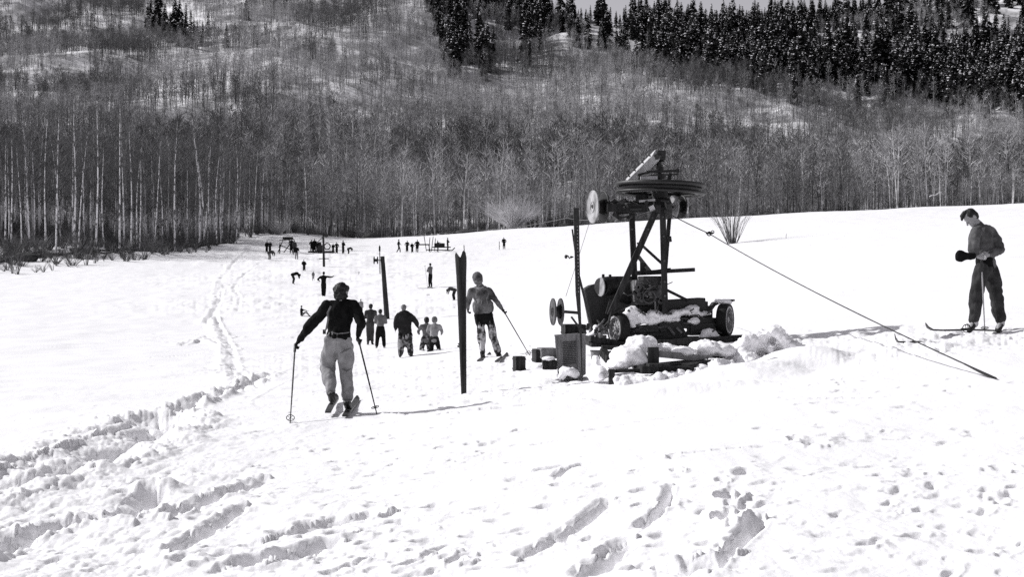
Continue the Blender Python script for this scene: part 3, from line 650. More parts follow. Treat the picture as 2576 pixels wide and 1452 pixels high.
# ---------------------------------------------------------------- people
def finish(mb, name, mat, parent, voxel, smooth_it=3, fold=0, fs=7, seed=0, org=None):
    me = mb.mesh(name, (0, 0, 0)); tmp = bpy.data.objects.new('tmp', me); COL.objects.link(tmp)
    r = tmp.modifiers.new('r', 'REMESH'); r.mode = 'VOXEL'; r.voxel_size = voxel
    s_ = tmp.modifiers.new('s', 'SMOOTH'); s_.factor = .5; s_.iterations = smooth_it
    dg = bpy.context.evaluated_depsgraph_get(); m2 = bpy.data.meshes.new_from_object(tmp.evaluated_get(dg)); m2.name = name
    bpy.data.objects.remove(tmp); bpy.data.meshes.remove(me)
    n = len(m2.vertices); co = np.zeros(n * 3); m2.vertices.foreach_get('co', co); co = co.reshape(-1, 3)
    if fold:
        nm = np.zeros(n * 3); m2.vertices.foreach_get('normal', nm); nm = nm.reshape(-1, 3); q = (co - co.min(0)) * np.array([1, 1, .7])
        co = co + nm * (fold * (noise3(q * fs + seed, 3) + .7 * np.abs(noise3(q * fs * 2.1 + seed, 4)) * 1.2 - .3))[:, None]
    co = co - np.array(ORG[parent.name]); m2.vertices.foreach_set('co', co.ravel()); m2.polygons.foreach_set('use_smooth', np.ones(len(m2.polygons), bool)); m2.update(); m2.materials.clear()
    return link(name, m2, mat, parent, ORG[parent.name])
def person(J, s, label, group=None, top='black', legs='grey', hat='hair', skin='skin', boots='leather', gloves=None, vox=.03, baggy=1.0, girth=1.0, face=(0, 1, 0), hatkind='hair', hem=.0, legs2=None, fold=.008, fingers=False, seed=1, bighead=1.0):
    """J: joints as points in the world; s: height / 1.75"""
    J = {k: Vector(v) for k, v in J.items()}; base = (J['anL'] + J['anR']) / 2; base.z = min(J['anL'].z, J['anR'].z) - .07 * s
    o = thing('person', base, label, 'person', group); V = Vector; face = V(face).normalized()
    sh = (J['shR'] - J['shL']).normalized(); hp = (J['hipR'] - J['hipL']).normalized()
    nk = (J['shL'] + J['shR']) / 2; pel = (J['hipL'] + J['hipR']) / 2; head = J['head']; hd = (head - nk).normalized(); side = hd.cross(face).normalized() if abs(hd.dot(face)) < .95 else sh
    fdir = (face - hd * face.dot(hd)).normalized(); spine = nk.lerp(pel, .5) + V(J.get('bend', (0, 0, 0)))
    b = MB(); rm = Matrix((side, fdir, hd)).transposed()
    hs = s; s = s * bighead
    b.ell(head + hd * .02 * s, (.074 * s, .094 * s, .10 * s), 20, 14, rm)
    b.ell(head + fdir * .028 * s - hd * .055 * s, (.052 * s, .062 * s, .062 * s), 16, 10, rm)
    if vox < .02:
        b.tube([head + fdir * .088 * s + hd * .012 * s, head + fdir * .118 * s - hd * .030 * s], [.010 * s, .017 * s], 8, dome=True)
        b.ell(head + fdir * .080 * s + hd * .03 * s, (.05 * s, .014 * s, .012 * s), 12, 8, rm)
        b.ell(head + fdir * .088 * s - hd * .062 * s, (.024 * s, .010 * s, .009 * s), 12, 8, rm)
        b.ell(head + fdir * .078 * s - hd * .098 * s, (.022 * s, .018 * s, .018 * s), 12, 8, rm)
        for k in (-1, 1): b.ell(head + side * .078 * s * k - fdir * .008 * s - hd * .01 * s, (.012 * s, .020 * s, .032 * s), 10, 8, rm)
    s = hs
    b.tube([head - hd * .06 * s - fdir * .01 * s, nk + V((0, 0, .02 * s))], [.056 * s, .062 * s], 12, dome=True)
    b.tube([nk, nk.lerp(spine, .5), spine, pel], [.10 * s, .14 * s, .12 * s, .14 * s], 14, side=sh, rb=[.05 * s, .088 * s, .085 * s, .095 * s], dome=True)
    b.tube([J['shL'], J['shR']], .055 * s, 10, dome=True)
    hands = {}
    for k in 'LR':
        b.tube([J['sh' + k], J['sh' + k].lerp(J['el' + k], .5), J['el' + k]], [.054 * s, .048 * s, .038 * s], 10, dome=True)
        b.tube([J['el' + k], J['el' + k].lerp(J['ha' + k], .4), J['ha' + k]], [.038 * s, .036 * s, .026 * s], 10, dome=True)
        b.tube([J['hip' + k], J['hip' + k].lerp(J['kn' + k], .5), J['kn' + k]], [.084 * s, .074 * s, .054 * s], 12, dome=True)
        b.tube([J['kn' + k], J['kn' + k].lerp(J['an' + k], .35), J['an' + k]], [.053 * s, .052 * s, .036 * s], 12, dome=True)
        b.tube([J['an' + k], J['an' + k].lerp(J['to' + k], .5), J['to' + k]], [.036 * s, .04 * s, .03 * s], 10, dome=True)
        # hand: palm, four fingers, thumb
        h = J['ha' + k]; dr = (J.get('hd' + k, h + (h - J['el' + k])) - h).normalized(); pn = dr.cross(V(J.get('pn' + k, (0, 1, 0.3)))).normalized(); ac = dr.cross(pn).normalized()
        gm = MB(); tg = [b] if not gloves else [gm, b]
        for g_, f in ((tg[0], 1.25 if gloves else 1), ) + (((tg[1], .9),) if gloves else ()):
            g_.tube([h, h + dr * .05 * s, h + dr * .085 * s], [.030 * s * f, .042 * s * f, .040 * s * f], 10, side=ac, rb=[.022 * s * f, .019 * s * f, .016 * s * f], dome=True)
            if vox < .02 or fingers:
                for q, (of, ln) in enumerate(((-.030, .062), (-.010, .072), (.010, .068), (.029, .052))):
                    p0 = h + dr * .085 * s + ac * of * s; p1 = p0 + dr * ln * .45 * s + pn * .012 * s; p2 = p1 + dr * ln * .25 * s + pn * .028 * s; p3 = p2 - dr * .012 * s + pn * .022 * s
                    g_.tube([p0, p1, p2, p3], [.0095 * s * f, .009 * s * f, .0085 * s * f, .007 * s * f], 8, dome=True)
                t0 = h + dr * .025 * s - ac * .032 * s; g_.tube([t0, t0 + dr * .03 * s - ac * .022 * s + pn * .01 * s, t0 + dr * .055 * s - ac * .022 * s + pn * .028 * s], [.013 * s * f, .011 * s * f, .009 * s * f], 8, dome=True)
        if gloves:
            gm.tube([h - dr * .07 * s, h + dr * .01 * s], [.044 * s, .036 * s], 10, dome=True)
            finish(gm, 'glove', M[gloves], o, min(vox, .02) * (.7 if vox < .02 else 1), 2)
    finish(b, 'body', M[skin], o, vox * (.62 if vox < .02 else 1), 2)
    # hair or hat
    c = MB(); s = s * bighead
    if hatkind in ('hair', 'mop'):
        c.ell(head + hd * .038 * s - fdir * .018 * s, (.084 * s, .098 * s, .088 * s), 18, 12, rm)
        c.ell(head + hd * .0 * s - fdir * .052 * s, (.078 * s, .058 * s, .085 * s), 18, 12, rm)
        if hatkind == 'mop':
            c.ell(head - fdir * .045 * s - hd * .045 * s, (.088 * s, .062 * s, .06 * s), 16, 10, rm); c.ell(head + hd * .03 * s + side * .05 * s, (.055 * s, .08 * s, .07 * s), 14, 10, rm); c.ell(head + hd * .045 * s - side * .04 * s, (.06 * s, .08 * s, .065 * s), 14, 10, rm)
        elif vox < .02: c.tube([head + hd * .10 * s + fdir * .02 * s, head + hd * .105 * s + fdir * .085 * s, head + hd * .07 * s + fdir * .125 * s], [.045 * s, .035 * s, .016 * s], 8, side=side, dome=True)
    elif hatkind == 'hood':
        c.ell(head + hd * .02 * s - fdir * .02 * s, (.098 * s, .105 * s, .125 * s), 18, 12, rm)
    else:
        c.ell(head + hd * .04 * s - fdir * .01 * s, (.092 * s, .104 * s, .085 * s), 18, 12, rm)
        c.tube([head + hd * .02 * s + side * .001, head + hd * .055 * s], .094 * s, 16, side=side, rb=[.106 * s] * 2, dome=True)
        if hatkind == 'peaked': c.tube([head + hd * .04 * s + fdir * .08 * s, head + hd * .03 * s + fdir * .15 * s], [.07 * s, .05 * s], 10, side=side, rb=[.012 * s, .009 * s], dome=True)
        if hatkind == 'bobble': c.tube([head + hd * .07 * s, head + hd * .118 * s - side * .015 * s], [.066 * s, .035 * s], 12, dome=True); c.ell(head - hd * .03 * s - fdir * .03 * s, (.086 * s, .09 * s, .06 * s), 14, 10, rm); c.tube([head - hd * .01 * s, head + hd * .05 * s], .088 * s, 12, side=side, rb=[.1 * s] * 2, dome=True)
    finish(c, 'hair' if hatkind in ('hair', 'mop') else 'hat', M[hat], o, .010 if vox < .02 else vox * .8, 2, (.014 if hatkind == 'mop' else .005) if vox < .02 else 0, 28)
    s = hs
    c = MB(); g = girth; bot = pel.lerp(nk, -hem)
    pts = [nk + (nk - spine).normalized() * .01, nk.lerp(spine, .45), spine, spine.lerp(bot, .6), bot]
    c.tube(pts, [.155 * s * g, .178 * s * g, .158 * s * g, .155 * s * g, .168 * s * g], 16, side=sh, rb=[.085 * s * g, .118 * s * g, .115 * s * g, .112 * s * g, .122 * s * g], dome=True)
    c.tube([J['shL'], nk + (nk - spine).normalized() * .028, J['shR']], [.068 * s, .072 * s, .068 * s], 12, dome=True); c.tube([nk, nk.lerp(head, .42)], .066 * s, 12, dome=True)
    for k in 'LR':
        c.tube([J['sh' + k], J['sh' + k].lerp(J['el' + k], .45), J['el' + k]], [.076 * s, .068 * s * baggy, .057 * s * baggy], 12, dome=True)
        c.tube([J['el' + k], J['el' + k].lerp(J['ha' + k], .45), J['el' + k].lerp(J['ha' + k], .93)], [.057 * s * baggy, .052 * s * baggy, .038 * s], 12, dome=True)
    finish(c, 'jacket', M[top], o, vox, 3, fold * s, 8, seed)
    # trousers
    c = MB(); wst = pel.lerp(nk, .14)
    c.tube([wst, pel, pel.lerp((J['knL'] + J['knR']) / 2, .12)], [.150 * s, .165 * s, .15 * s], 16, side=hp, rb=[.105 * s, .125 * s, .11 * s], dome=True)
    for k in 'LR':
        kn = J['kn' + k]; hi = J['hip' + k]; an = J['an' + k]
        c.tube([hi, hi.lerp(kn, .5), kn], [.100 * s, .094 * s * baggy, .079 * s * baggy], 14, dome=True)
        c.tube([kn, kn.lerp(an, .4), kn.lerp(an, .75), kn.lerp(an, .9)], [.079 * s * baggy, .078 * s * baggy, .074 * s * baggy, .058 * s * baggy], 14, dome=True)
    tr = finish(c, 'trousers', M[legs], o, vox, 3, fold * 1.3 * s, 7, seed + 5)
    if legs2:
        tr.data.materials.append(M[legs2]); zz = pel.z * .45 + (J['knL'].z + J['knR'].z) * .275
        tr.data.polygons.foreach_set('material_index', [1 if p.center.z + base.z + .13 * s * math.sin(p.center.x * 31 + p.center.y * 17) * math.cos(p.center.x * 53 + p.center.z * 9) < zz else 0 for p in tr.data.polygons])
    for k in 'LR':
        c = MB(); an = J['an' + k]; to = J['to' + k]; d = (to - an)
        c.tube([an + (J['kn' + k] - an).normalized() * .09 * s, an], [.052 * s, .056 * s], 12, dome=True)
        c.tube([an + V((0, 0, -.02 * s)) - d * .25, an + d * .5 + V((0, 0, -.02 * s)), to], [.047 * s, .052 * s, .042 * s], 12, rb=[.042 * s, .046 * s, .032 * s], side=d.cross(V((0, 0, 1))).normalized(), dome=True)
        finish(c, 'boot', M[boots], o, vox * .8, 2)
    return o
def ski(p, d, label, L=2.1, tail=.9, tip=.5, name='ski', pitch=0, mat='ski', group=None, bind=True):
    """p: foot point on the ski; d: heading"""
    d = Vector(d).normalized(); s_ = Vector((-d.y, d.x, 0)).normalized(); up = Vector((0, 0, 1)); o = thing(name, p, label, 'ski', group)
    P = [-tail, -tail * .4, 0, (L - tail) * .6, (L - tail) * .86, (L - tail) * .95, (L - tail)]; Wd = [.075, .08, .082, .085, .095, .08, .02]; Z = [.0, .012, .02, .012, .02, .07, .14]
    V = []; Fc = []
    for a, ww, z in zip(P, Wd, Z):
        c = Vector(p) + d * a + up * (z * (tip if z > .05 else 1) + a * pitch)
        V += [c - s_ * ww / 2, c + s_ * ww / 2, c + s_ * ww / 2 + up * .024, c - s_ * ww / 2 + up * .024]
    for i in range(len(P) - 1):
        for q in range(4): Fc.append((4 * i + q, 4 * i + (q + 1) % 4, 4 * i + 4 + (q + 1) % 4, 4 * i + 4 + q))
    Fc += [(3, 2, 1, 0), tuple(4 * (len(P) - 1) + q for q in range(4))]
    mb = MB(); mb.add(V, Fc); mb.build('ski_board', M[mat], o)
    if not bind: return o
    mb = MB(); c = Vector(p) + d * .08 + up * .05; mb.torus(c, d.cross(up) * .3 + up * .0 + d * .0 + s_, .055, .007, 20, 6); mb.box(Vector(p) + up * .04 + d * .1, (.1, .05, .03), math.atan2(d.y, d.x)); mb.build('binding', M['leather'], o)
    return o
def ski_pole(a, b, label, r=.011, mat='cane', group=None):
    a = Vector(a); b = Vector(b); d = (b - a).normalized(); o = thing('ski_pole', b, label, 'ski pole', group)
    mb = MB(); mb.tube([a, a.lerp(b, .5), b], [r, r, r * .6], 8); mb.build('shaft', M[mat], o)
    mb = MB(); mb.tube([a - d * .02, a + d * .12], r * 1.7, 8, dome=True); mb.build('grip', M['leather'], o)
    c = b - d * .10; mb = MB(); mb.torus(c, d, .05, .005, 20, 6)
    e = d.orthogonal().normalized(); f = d.cross(e)
    for v in (e, f): mb.tube([c - v * .05, c + v * .05], .003, 5)
    mb.build('basket', M['leather'], o)
# --- skier in the middle foreground (image joints from the photograph, real depth at each)
foot = G(868, 1042); YA = foot.y; k2 = .27556
def A(cx, cy, dy=0): return W(679.5 + cx * k2, 679.5 + cy * k2, YA + dy)
J = dict(head=A(650, 205, .10), shL=A(528, 318, .08), shR=A(768, 318, .08), elL=A(402, 468, .10), haL=A(268, 640, .22), elR=A(836, 500, -.08), haR=A(806, 590, .12), hdL=A(222, 700, .28), hdR=A(795, 640, .2),
         hipL=A(560, 640, 0), hipR=A(672, 640, 0), knL=A(528, 890, .12), knR=A(694, 905, .05), anL=A(560, 1140, -.22), anR=A(704, 1215, 0), toL=A(575, 1200, -.02), toR=A(722, 1262, .18), pnL=(0, 1, .3))
person(J, 1.0, 'man seen from behind with black sweater, pale baggy trousers and two poles, skiing away', top='black', legs='lgrey', hat='hair', gloves='black', vox=.014, baggy=1.16, girth=1.0, hem=-.07, fold=.02, hatkind='mop', face=(.1, 1, -.1), bighead=1.06, skin='skin')
q_ = G(679.5 + 527 * k2, 679.5 + 1350 * k2); q_.z += .03; ski(q_ + Vector((-.06, .7, .03)), (-.085, 1, 0), 'left ski of the foreground man in pale trousers', 1.9, .7, pitch=.0)
p = A(716, 1290, .0); p.z = foot.z + .02; ski(p, (-.05, 1, 0), 'right ski of the foreground man in pale trousers', 2.1, .55)
e = G(679.5 + 182 * k2, 679.5 + 1402 * k2); ski_pole(A(228, 690, .22), e, 'dark ski pole planted left of the foreground man')
e = G(679.5 + 975 * k2, 679.5 + 1320 * k2); ski_pole(A(798, 600, .14), e, 'dark ski pole planted right of the foreground man')
o = thing('shoulder_strap', A(560, 330, -.08), 'pale strap hanging at the left side of the black sweater of the foreground man', 'strap')
mb = MB(); mb.tube([A(556, 330, -.07), A(525, 390, -.10), A(530, 450, -.13), A(512, 540, -.10), A(495, 560, -.06)], [.012] * 5, 6, side=(1, 0, 0), rb=[.004] * 5); mb.build('webbing', M['grey'], o)
mb = MB(); mb.box(A(495, 565, -.06), (.04, .015, .06)); mb.build('buckle', M['leather'], o)
# folds and seams of the foreground man: yoke, trouser seat seam, knee creases, turn-ups
mb = MB(); mb.tube([A(560, 568, -.135), A(610, 582, -.155), A(672, 578, -.155), A(722, 570, -.12)], [.010] * 4, 6, dome=True); mb.tube([A(612, 590, -.15), A(606, 660, -.165), A(600, 730, -.10)], [.006, .006, .006], 6, dome=True)
A_man = [o_ for o_ in COL.objects if o_.get('label', '').startswith('man seen from behind with black')][0]
finish(mb, 'trouser_seam', M['grey'], A_man, .008, 1)
for pts_ in ([A(640, 760, -.10), A(690, 735, -.13), A(735, 715, -.09)], [A(650, 900, -.07), A(700, 925, -.10), A(740, 900, -.05)], [A(500, 905, .04), A(540, 935, .01), A(570, 905, .05)], [A(528, 1105, -.28), A(560, 1120, -.31), A(596, 1100, -.26)], [A(655, 1180, -.08), A(704, 1200, -.11), A(750, 1180, -.06)]):
    mb = MB(); mb.tube(pts_, [.008, .016, .008], 8, dome=True); finish(mb, 'cloth_fold', M['grey'], A_man, .009, 2)
# --- man at right looking down
k4 = .34332; foot = G(2189.5 + 850 * k4, 483.2 + 1040 * k4); YC = foot.y
def C_(cx, cy, dy=0): return W(2189.5 + cx * k4, 483.2 + cy * k4, YC + dy)
J = dict(head=C_(738, 188, 0), shL=C_(772, 282, -.16), shR=C_(890, 285, .16), elL=C_(752, 425, -.20), haL=C_(790, 474, -.24), elR=C_(950, 425, .02), haR=C_(862, 462, -.22), hdL=C_(840, 480, -.3), hdR=C_(815, 468, -.30),
         hipL=C_(815, 560, -.08), hipR=C_(885, 560, .08), knL=C_(775, 745, -.10), knR=C_(918, 750, .06), anL=C_(758, 950, -.08), anR=C_(955, 955, .10), toL=C_(725, 1020, -.14), toR=C_(930, 1020, -.02), pnL=(0, 0, 1), pnR=(0, 0, 1))
man = person(J, .98, 'man at right edge looking down at dark mittens, grey shirt and dark trousers', top='shirt', legs='darkg', hat='hair', gloves=None, vox=.014, baggy=1.22, bighead=1.08, girth=1.0, hem=-.10, fold=.019, face=(-.82, -.25, -.55), boots='leather')
mb = MB(); mb.tube([C_(838, 500, 0), C_(842, 555, 0)], [.165, .16], 18, side=(.6, .8, 0), rb=[.125, .125], dome=True); finish(mb, 'waistband', M['black'], man, .016, 2, .006)
for q, (cx, cy, dy) in enumerate(((762, 945, -.08), (955, 945, .10))):
    mb = MB(); mb.tube([C_(cx, cy - 12, dy), C_(cx + 2, cy + 22, dy)], [.058, .055], 12, dome=True); finish(mb, 'sock', M['pale'], man, .014, 2, .004)
for cx, cy in ((818, 262),):
    mb = MB(); mb.poly([C_(cx, cy, -.21), C_(cx + 26, cy - 6, -.21), C_(cx + 14, cy + 30, -.23)], (0, .01, 0)); mb.build('collar', M['grey'], man)
mb = MB(); mb.tube([C_(648, 466, -.26), C_(672, 470, -.26), C_(700, 470, -.27), C_(760, 470, -.28)], [.085, .088, .058, .05], 14, side=(0, 0, 1), rb=[.05, .05, .035, .03], dome=True); mb.tube([C_(690, 480, -.25), C_(740, 490, -.25)], [.03, .02], 8, dome=True)
o = thing('mittens', C_(650, 470, -.26), 'pair of dark mittens held out in front of the man at right', 'mittens'); finish(mb, 'mitten', M['black'], o, .014, 2, .005)
ski_pole(C_(815, 520, -.34), G(2189.5 + 840 * k4, 483.2 + 1045 * k4), 'pale ski pole hanging upright from the hands of the man at right', mat='cane_l')
p = C_(740, 1040, -.12); p.z = gz(p.x, p.y) + .05; ski(p, (-1, -.13, 0), 'dark ski with upturned tip under the near foot of the man at right', 1.15, .45, .8)
p = C_(905, 1035, -.0); p.z = gz(p.x, p.y) + .02
ski(G(2189.5 + 335 * k4, 483.2 + 1112 * k4) + Vector((0, 0, -.005)), (-1, .05, 0), 'dark ski tip poking out of the snow farther left of the man at right', .62, .32, .9, bind=False)
mb = MB(); c = C_(712, 985, -.16); mb.torus(c, (.3, -1, .1), .035, .005, 20, 6); mb.torus(c + Vector((.02, 0, -.01)), (.5, -1, .3), .028, .004, 20, 6)
o = thing('binding_coil', c, 'small wire coil at the front ankle of the man at right', 'ski binding'); mb.build('wire_coil', M['leather'], o)
# --- man beside the notched post
k3 = .29647
def B_(cx, cy, dy=0): return W(906 + cx * k3, 588.9 + cy * k3, YB + dy)
foot = G(906 + 1110 * k3, 588.9 + 1050 * k3); YB = foot.y; sB = (1050 - 335) * k3 / F * YB / 1.72
J = dict(head=B_(1000, 388, 0), shL=B_(948, 480, .04), shR=B_(1092, 478, 0), elL=B_(918, 555, .12), haL=B_(915, 630, .3), elR=B_(1148, 560, -.02), haR=B_(1200, 630, .05), hdR=B_(1218, 660, .08), hdL=B_(915, 650, .34),
         hipL=B_(1012, 690, 0), hipR=B_(1092, 690, 0), knL=B_(1026, 850, .06), knR=B_(1128, 860, .05), anL=B_(1038, 1010, -.02), anR=B_(1178, 1035, 0), toL=B_(1045, 1062, .10), toR=B_(1200, 1060, .12))
person(J, sB, 'man from behind right of the notched post, grey shirt, snow-caked breeches, pole in right hand', top='shirt2', legs='black', legs2='snowy', hat='shirt2', hatkind='bobble', gloves='leather', bighead=1.12, vox=.019, baggy=1.0, girth=.98, hem=-.12, fold=.018, face=(.0, 1, -.1), boots='leather')
B_man = [o_ for o_ in COL.objects if o_.get('label', '').startswith('man from behind right of the notched')][0]
mb = MB(); mb.tube([B_(975, 452, -.06), B_(1005, 462, -.10), B_(1042, 450, -.06)], [.022, .026, .022], 10, dome=True); finish(mb, 'collar', M['lgrey'], B_man, .010, 2, .004)
mb = MB(); mb.tube([B_(1040, 600, 0), B_(1042, 642, 0)], [.215, .205], 20, side=(1, 0, 0), rb=[.16, .15], dome=True); finish(mb, 'shirt_tail', M['shirt2'], B_man, .014, 2, .022)
for pts_ in ([B_(960, 520, -.15), B_(985, 575, -.17), B_(975, 625, -.18)], [B_(1090, 500, -.14), B_(1075, 560, -.16), B_(1095, 620, -.17)], [B_(1030, 560, -.17), B_(1040, 600, -.18), B_(1020, 640, -.19)]):
    mb = MB(); mb.tube(pts_, [.010, .020, .012], 8, dome=True); finish(mb, 'cloth_fold', M['shirt2'], B_man, .010, 2)
ski_pole(B_(1216, 650, .08), G(906 + 1440 * k3, 588.9 + 1035 * k3), 'thin ski pole slanting right from the man beside the notched post', .012)
for cx, cy, lb in ((1042, 1066, 'left'), (1192, 1072, 'right')):
    p = G(906 + cx * k3, 588.9 + cy * k3); ski(p, (.1, 1, 0), lb + ' ski of the man beside the notched post, nearly buried', 1.9, .7)
# --- the others, posed from a standing figure
def pose(px, feet, headrow, label, kind='stand', yaw=0, group=None, spread=.12, hgt=None, **kw):
    p = G(px, feet); h = (feet - headrow) / F * p.y
    if kind == 'bend': h *= 1.45
    if kind == 'bend': kw.setdefault('girth', 1.4); kw.setdefault('baggy', 1.3); kw.setdefault('bighead', 1.25)
    if kind == 'crouch': h *= 1.75
    if kind == 'kneel': h *= 1.40
    if kind == 'sit': h *= 1.9
    if hgt: h = hgt
    s = h / 1.75; rd = random.Random(int(px)); w_ = rd.uniform(-.03, .03)
    Lc = dict(head=(0, .02, 1.62), shL=(-.19, 0, 1.42), shR=(.19, 0, 1.42), elL=(-.25, .0, 1.14), elR=(.25, .0, 1.14), haL=(-.23, .14, .92), haR=(.24, .14, .92), hipL=(-.09, 0, .93), hipR=(.09, 0, .93),
              knL=(-.5 * spread - .05, .04, .5), knR=(.5 * spread + .05, .04, .5), anL=(-spread, 0, .08), anR=(spread, 0, .08), toL=(-spread - .03, .16, .03), toR=(spread + .03, .16, .03))
    if kind == 'pockets': Lc.update(elL=(-.33, -.05, 1.15), elR=(.33, -.05, 1.15), haL=(-.18, .1, .98), haR=(.18, .1, .98))
    if kind == 'armout': Lc.update(elR=(.48, .1, 1.38), haR=(.72, .2, 1.46), elL=(-.42, .02, 1.22), haL=(-.25, .2, 1.08))
    if kind == 'walk': Lc.update(knL=(-.1, .2, .52), anL=(-.1, .22, .08), toL=(-.1, .4, .05), knR=(.1, -.05, .5), anR=(.1, -.3, .12), toR=(.1, -.14, .05), elL=(-.27, -.1, 1.15), haL=(-.26, .05, .92), elR=(.27, .08, 1.15), haR=(.26, .3, 1.0))
    if kind == 'fold': Lc.update(elL=(-.24, .12, 1.15), elR=(.24, .12, 1.15), haL=(.02, .26, 1.2), haR=(-.02, .26, 1.12))
    if kind == 'point': Lc.update(elR=(.30, .22, 1.4), haR=(.35, .48, 1.45))
    if kind == 'bend': Lc.update(head=(0, .62, .92), shL=(-.19, .44, 1.08), shR=(.19, .44, 1.08), hipL=(-.09, -.06, .92), hipR=(.09, -.06, .92), elL=(-.2, .60, .78), elR=(.2, .60, .78), haL=(-.12, .62, .52), haR=(.12, .62, .50), knL=(-.1, .1, .5), knR=(.1, .1, .5))
    if kind == 'crouch': Lc.update(head=(0, .32, .92), shL=(-.19, .20, .76), shR=(.19, .20, .76), hipL=(-.1, -.15, .34), hipR=(.1, -.15, .34), knL=(-.14, .25, .46), knR=(.14, .25, .46), elL=(-.26, .36, .6), elR=(.26, .36, .6), haL=(-.16, .52, .45), haR=(.45, .50, .55))
    if kind == 'kneel': Lc.update(head=(0, .05, 1.12), shL=(-.19, .03, .93), shR=(.19, .03, .93), hipL=(-.1, -.03, .46), hipR=(.1, -.03, .46), knL=(-.14, .2, .06), knR=(.14, .2, .06), anL=(-.16, -.25, .05), anR=(.22, -.28, .05), toL=(-.17, -.38, .02), toR=(.32, -.36, .02), elL=(-.28, .12, .72), elR=(.28, .12, .72), haL=(-.2, .34, .6), haR=(.2, .34, .6))
    if kind == 'sit': Lc.update(head=(0, -.12, .85), shL=(-.19, -.14, .66), shR=(.19, -.14, .66), hipL=(-.1, -.1, .14), hipR=(.1, -.1, .14), knL=(-.15, .28, .4), knR=(.15, .28, .4), anL=(-.15, .55, .06), anR=(.15, .55, .06), toL=(-.16, .68, .1), toR=(.16, .68, .1), elL=(-.28, .05, .5), elR=(.28, .05, .5), haL=(-.15, .3, .42), haR=(.15, .3, .42))
    c, sn = math.cos(yaw), math.sin(yaw); J = {}
    off = kw.pop('tweak', {})
    Lc.update(off)
    for k_, (x, y, z) in Lc.items():
        x += w_ * z * (k_[:2] in ('he', 'sh')); J[k_] = p + Vector((x * c - y * sn, x * sn + y * c, z)) * s
    fc = kw.pop('face', None) or ((-sn, c, -.1) if kind not in ('bend',) else (-sn * .6, c * .6, -.8))
    return person(J, s, label, group, face=fc, vox=kw.pop('vox', .045), fold=kw.pop('fold', .004), **kw)
pose(1019, 900, 762, 'stout man from behind in dark jacket and snow-caked trousers', 'stand', .05, spread=.15, top='dark', legs='black', legs2='dusty', hat='hair_l', vox=.028, girth=1.34, baggy=1.45, hem=.16, bighead=1.1, fold=.014, tweak=dict(shL=(-.17, 0, 1.38), shR=(.17, 0, 1.38), head=(0, .06, 1.56), elL=(-.29, .0, 1.12), haL=(-.31, .06, .86), elR=(.34, .05, 1.15), haR=(.42, .16, .92), anR=(.19, .0, .08), toR=(.24, .16, .03)))
pose(1072, 884, 799, 'dark-haired child kneeling in light jacket, left of the kneeling pair', 'kneel', .25, top='grey', legs='dusty', hat='hair', bighead=1.25, girth=.95, hem=.1, vox=.028, fold=.01, boots='snowy')
pose(1092, 884, 799, 'fair-haired child kneeling in light jacket, right of the kneeling pair', 'kneel', -.15, top='lgrey', legs='dark', hat='grey', hatkind='cap', bighead=1.2, hem=.05, vox=.028, fold=.01, boots='snowy')
pose(931, 868, 765, 'slim bareheaded youth in grey pullover, back turned, left of the leaning post', 'fold', .0, spread=.09, top='char', legs='char', hat='hair', bighead=1.15, vox=.03, fold=.008, baggy=.95, hem=-.1)
pose(957, 878, 778, 'youth in pale shirt and dark baggy trousers with braces, by the leaning post', 'fold', 0, spread=.17, top='grey', legs='black', hat='hair', bighead=1.12, vox=.03, baggy=1.2, hem=-.25, boots='snowy')
pose(907, 800, 752, 'youth in pale shirt partly hidden behind the right shoulder of the foreground man', 'stand', 0, top='lgrey', legs='grey', hat='hair')
pose(762, 797, 770, 'dark figure crouched in the snow left of the foreground man', 'sit', -1.35, top='black', legs='snowy', hat='hair', girth=1.1, tweak=dict(haR=(.3, .55, .5), elR=(.28, .3, .5)))
pose(814, 748, 684, 'person in long dark coat with right arm stretched out, walking away up the track', 'armout', 0, spread=.07, top='black', legs='black', hat='black', hatkind='cap', girth=1.1, hem=.35, baggy=1.1)
pose(737, 715, 684, 'dark figure bent double on the slope left of the arm-stretching person', 'bend', -1.2, top='black', legs='dark', hat='black', hatkind='cap')
pose(765, 686, 653, 'dark stooping skier between the far group and the bent figure', 'pockets', .0, spread=.14, top='black', legs='dark', hat='hair')
pose(788, 709, 682, 'small pale child figure left of the arm-stretching person', 'stand', .3, spread=.16, top='grey', legs='lgrey', hat='char')
pose(1083, 724, 662, 'slim skier in light shirt and dark trousers standing sideways on the open slope', 'fold', 1.0, spread=.13, top='grey', legs='black', hat='hair')
ski_pole(G(1074, 712) + Vector((-.15, 0, 1.25)), G(1076, 726), 'short pale pole held by the slim skier in light shirt', .015, 'cane_l')
p = G(1083, 726); ski(p, (1, .25, 0), 'ski under the slim skier in light shirt', 2, .9)
pose(1143, 757, 722, 'person bending down to the snow just left of the notched post', 'bend', 1.25, top='char', legs='dark', hat='hair')
pose(1160, 882, 852, 'small child sitting in the snow behind the foot of the notched post', 'sit', .6, top='char', legs='char', hat='hair')
G1 = 'standing skiers of the far left group'; G2 = 'standing skiers of the far right group'
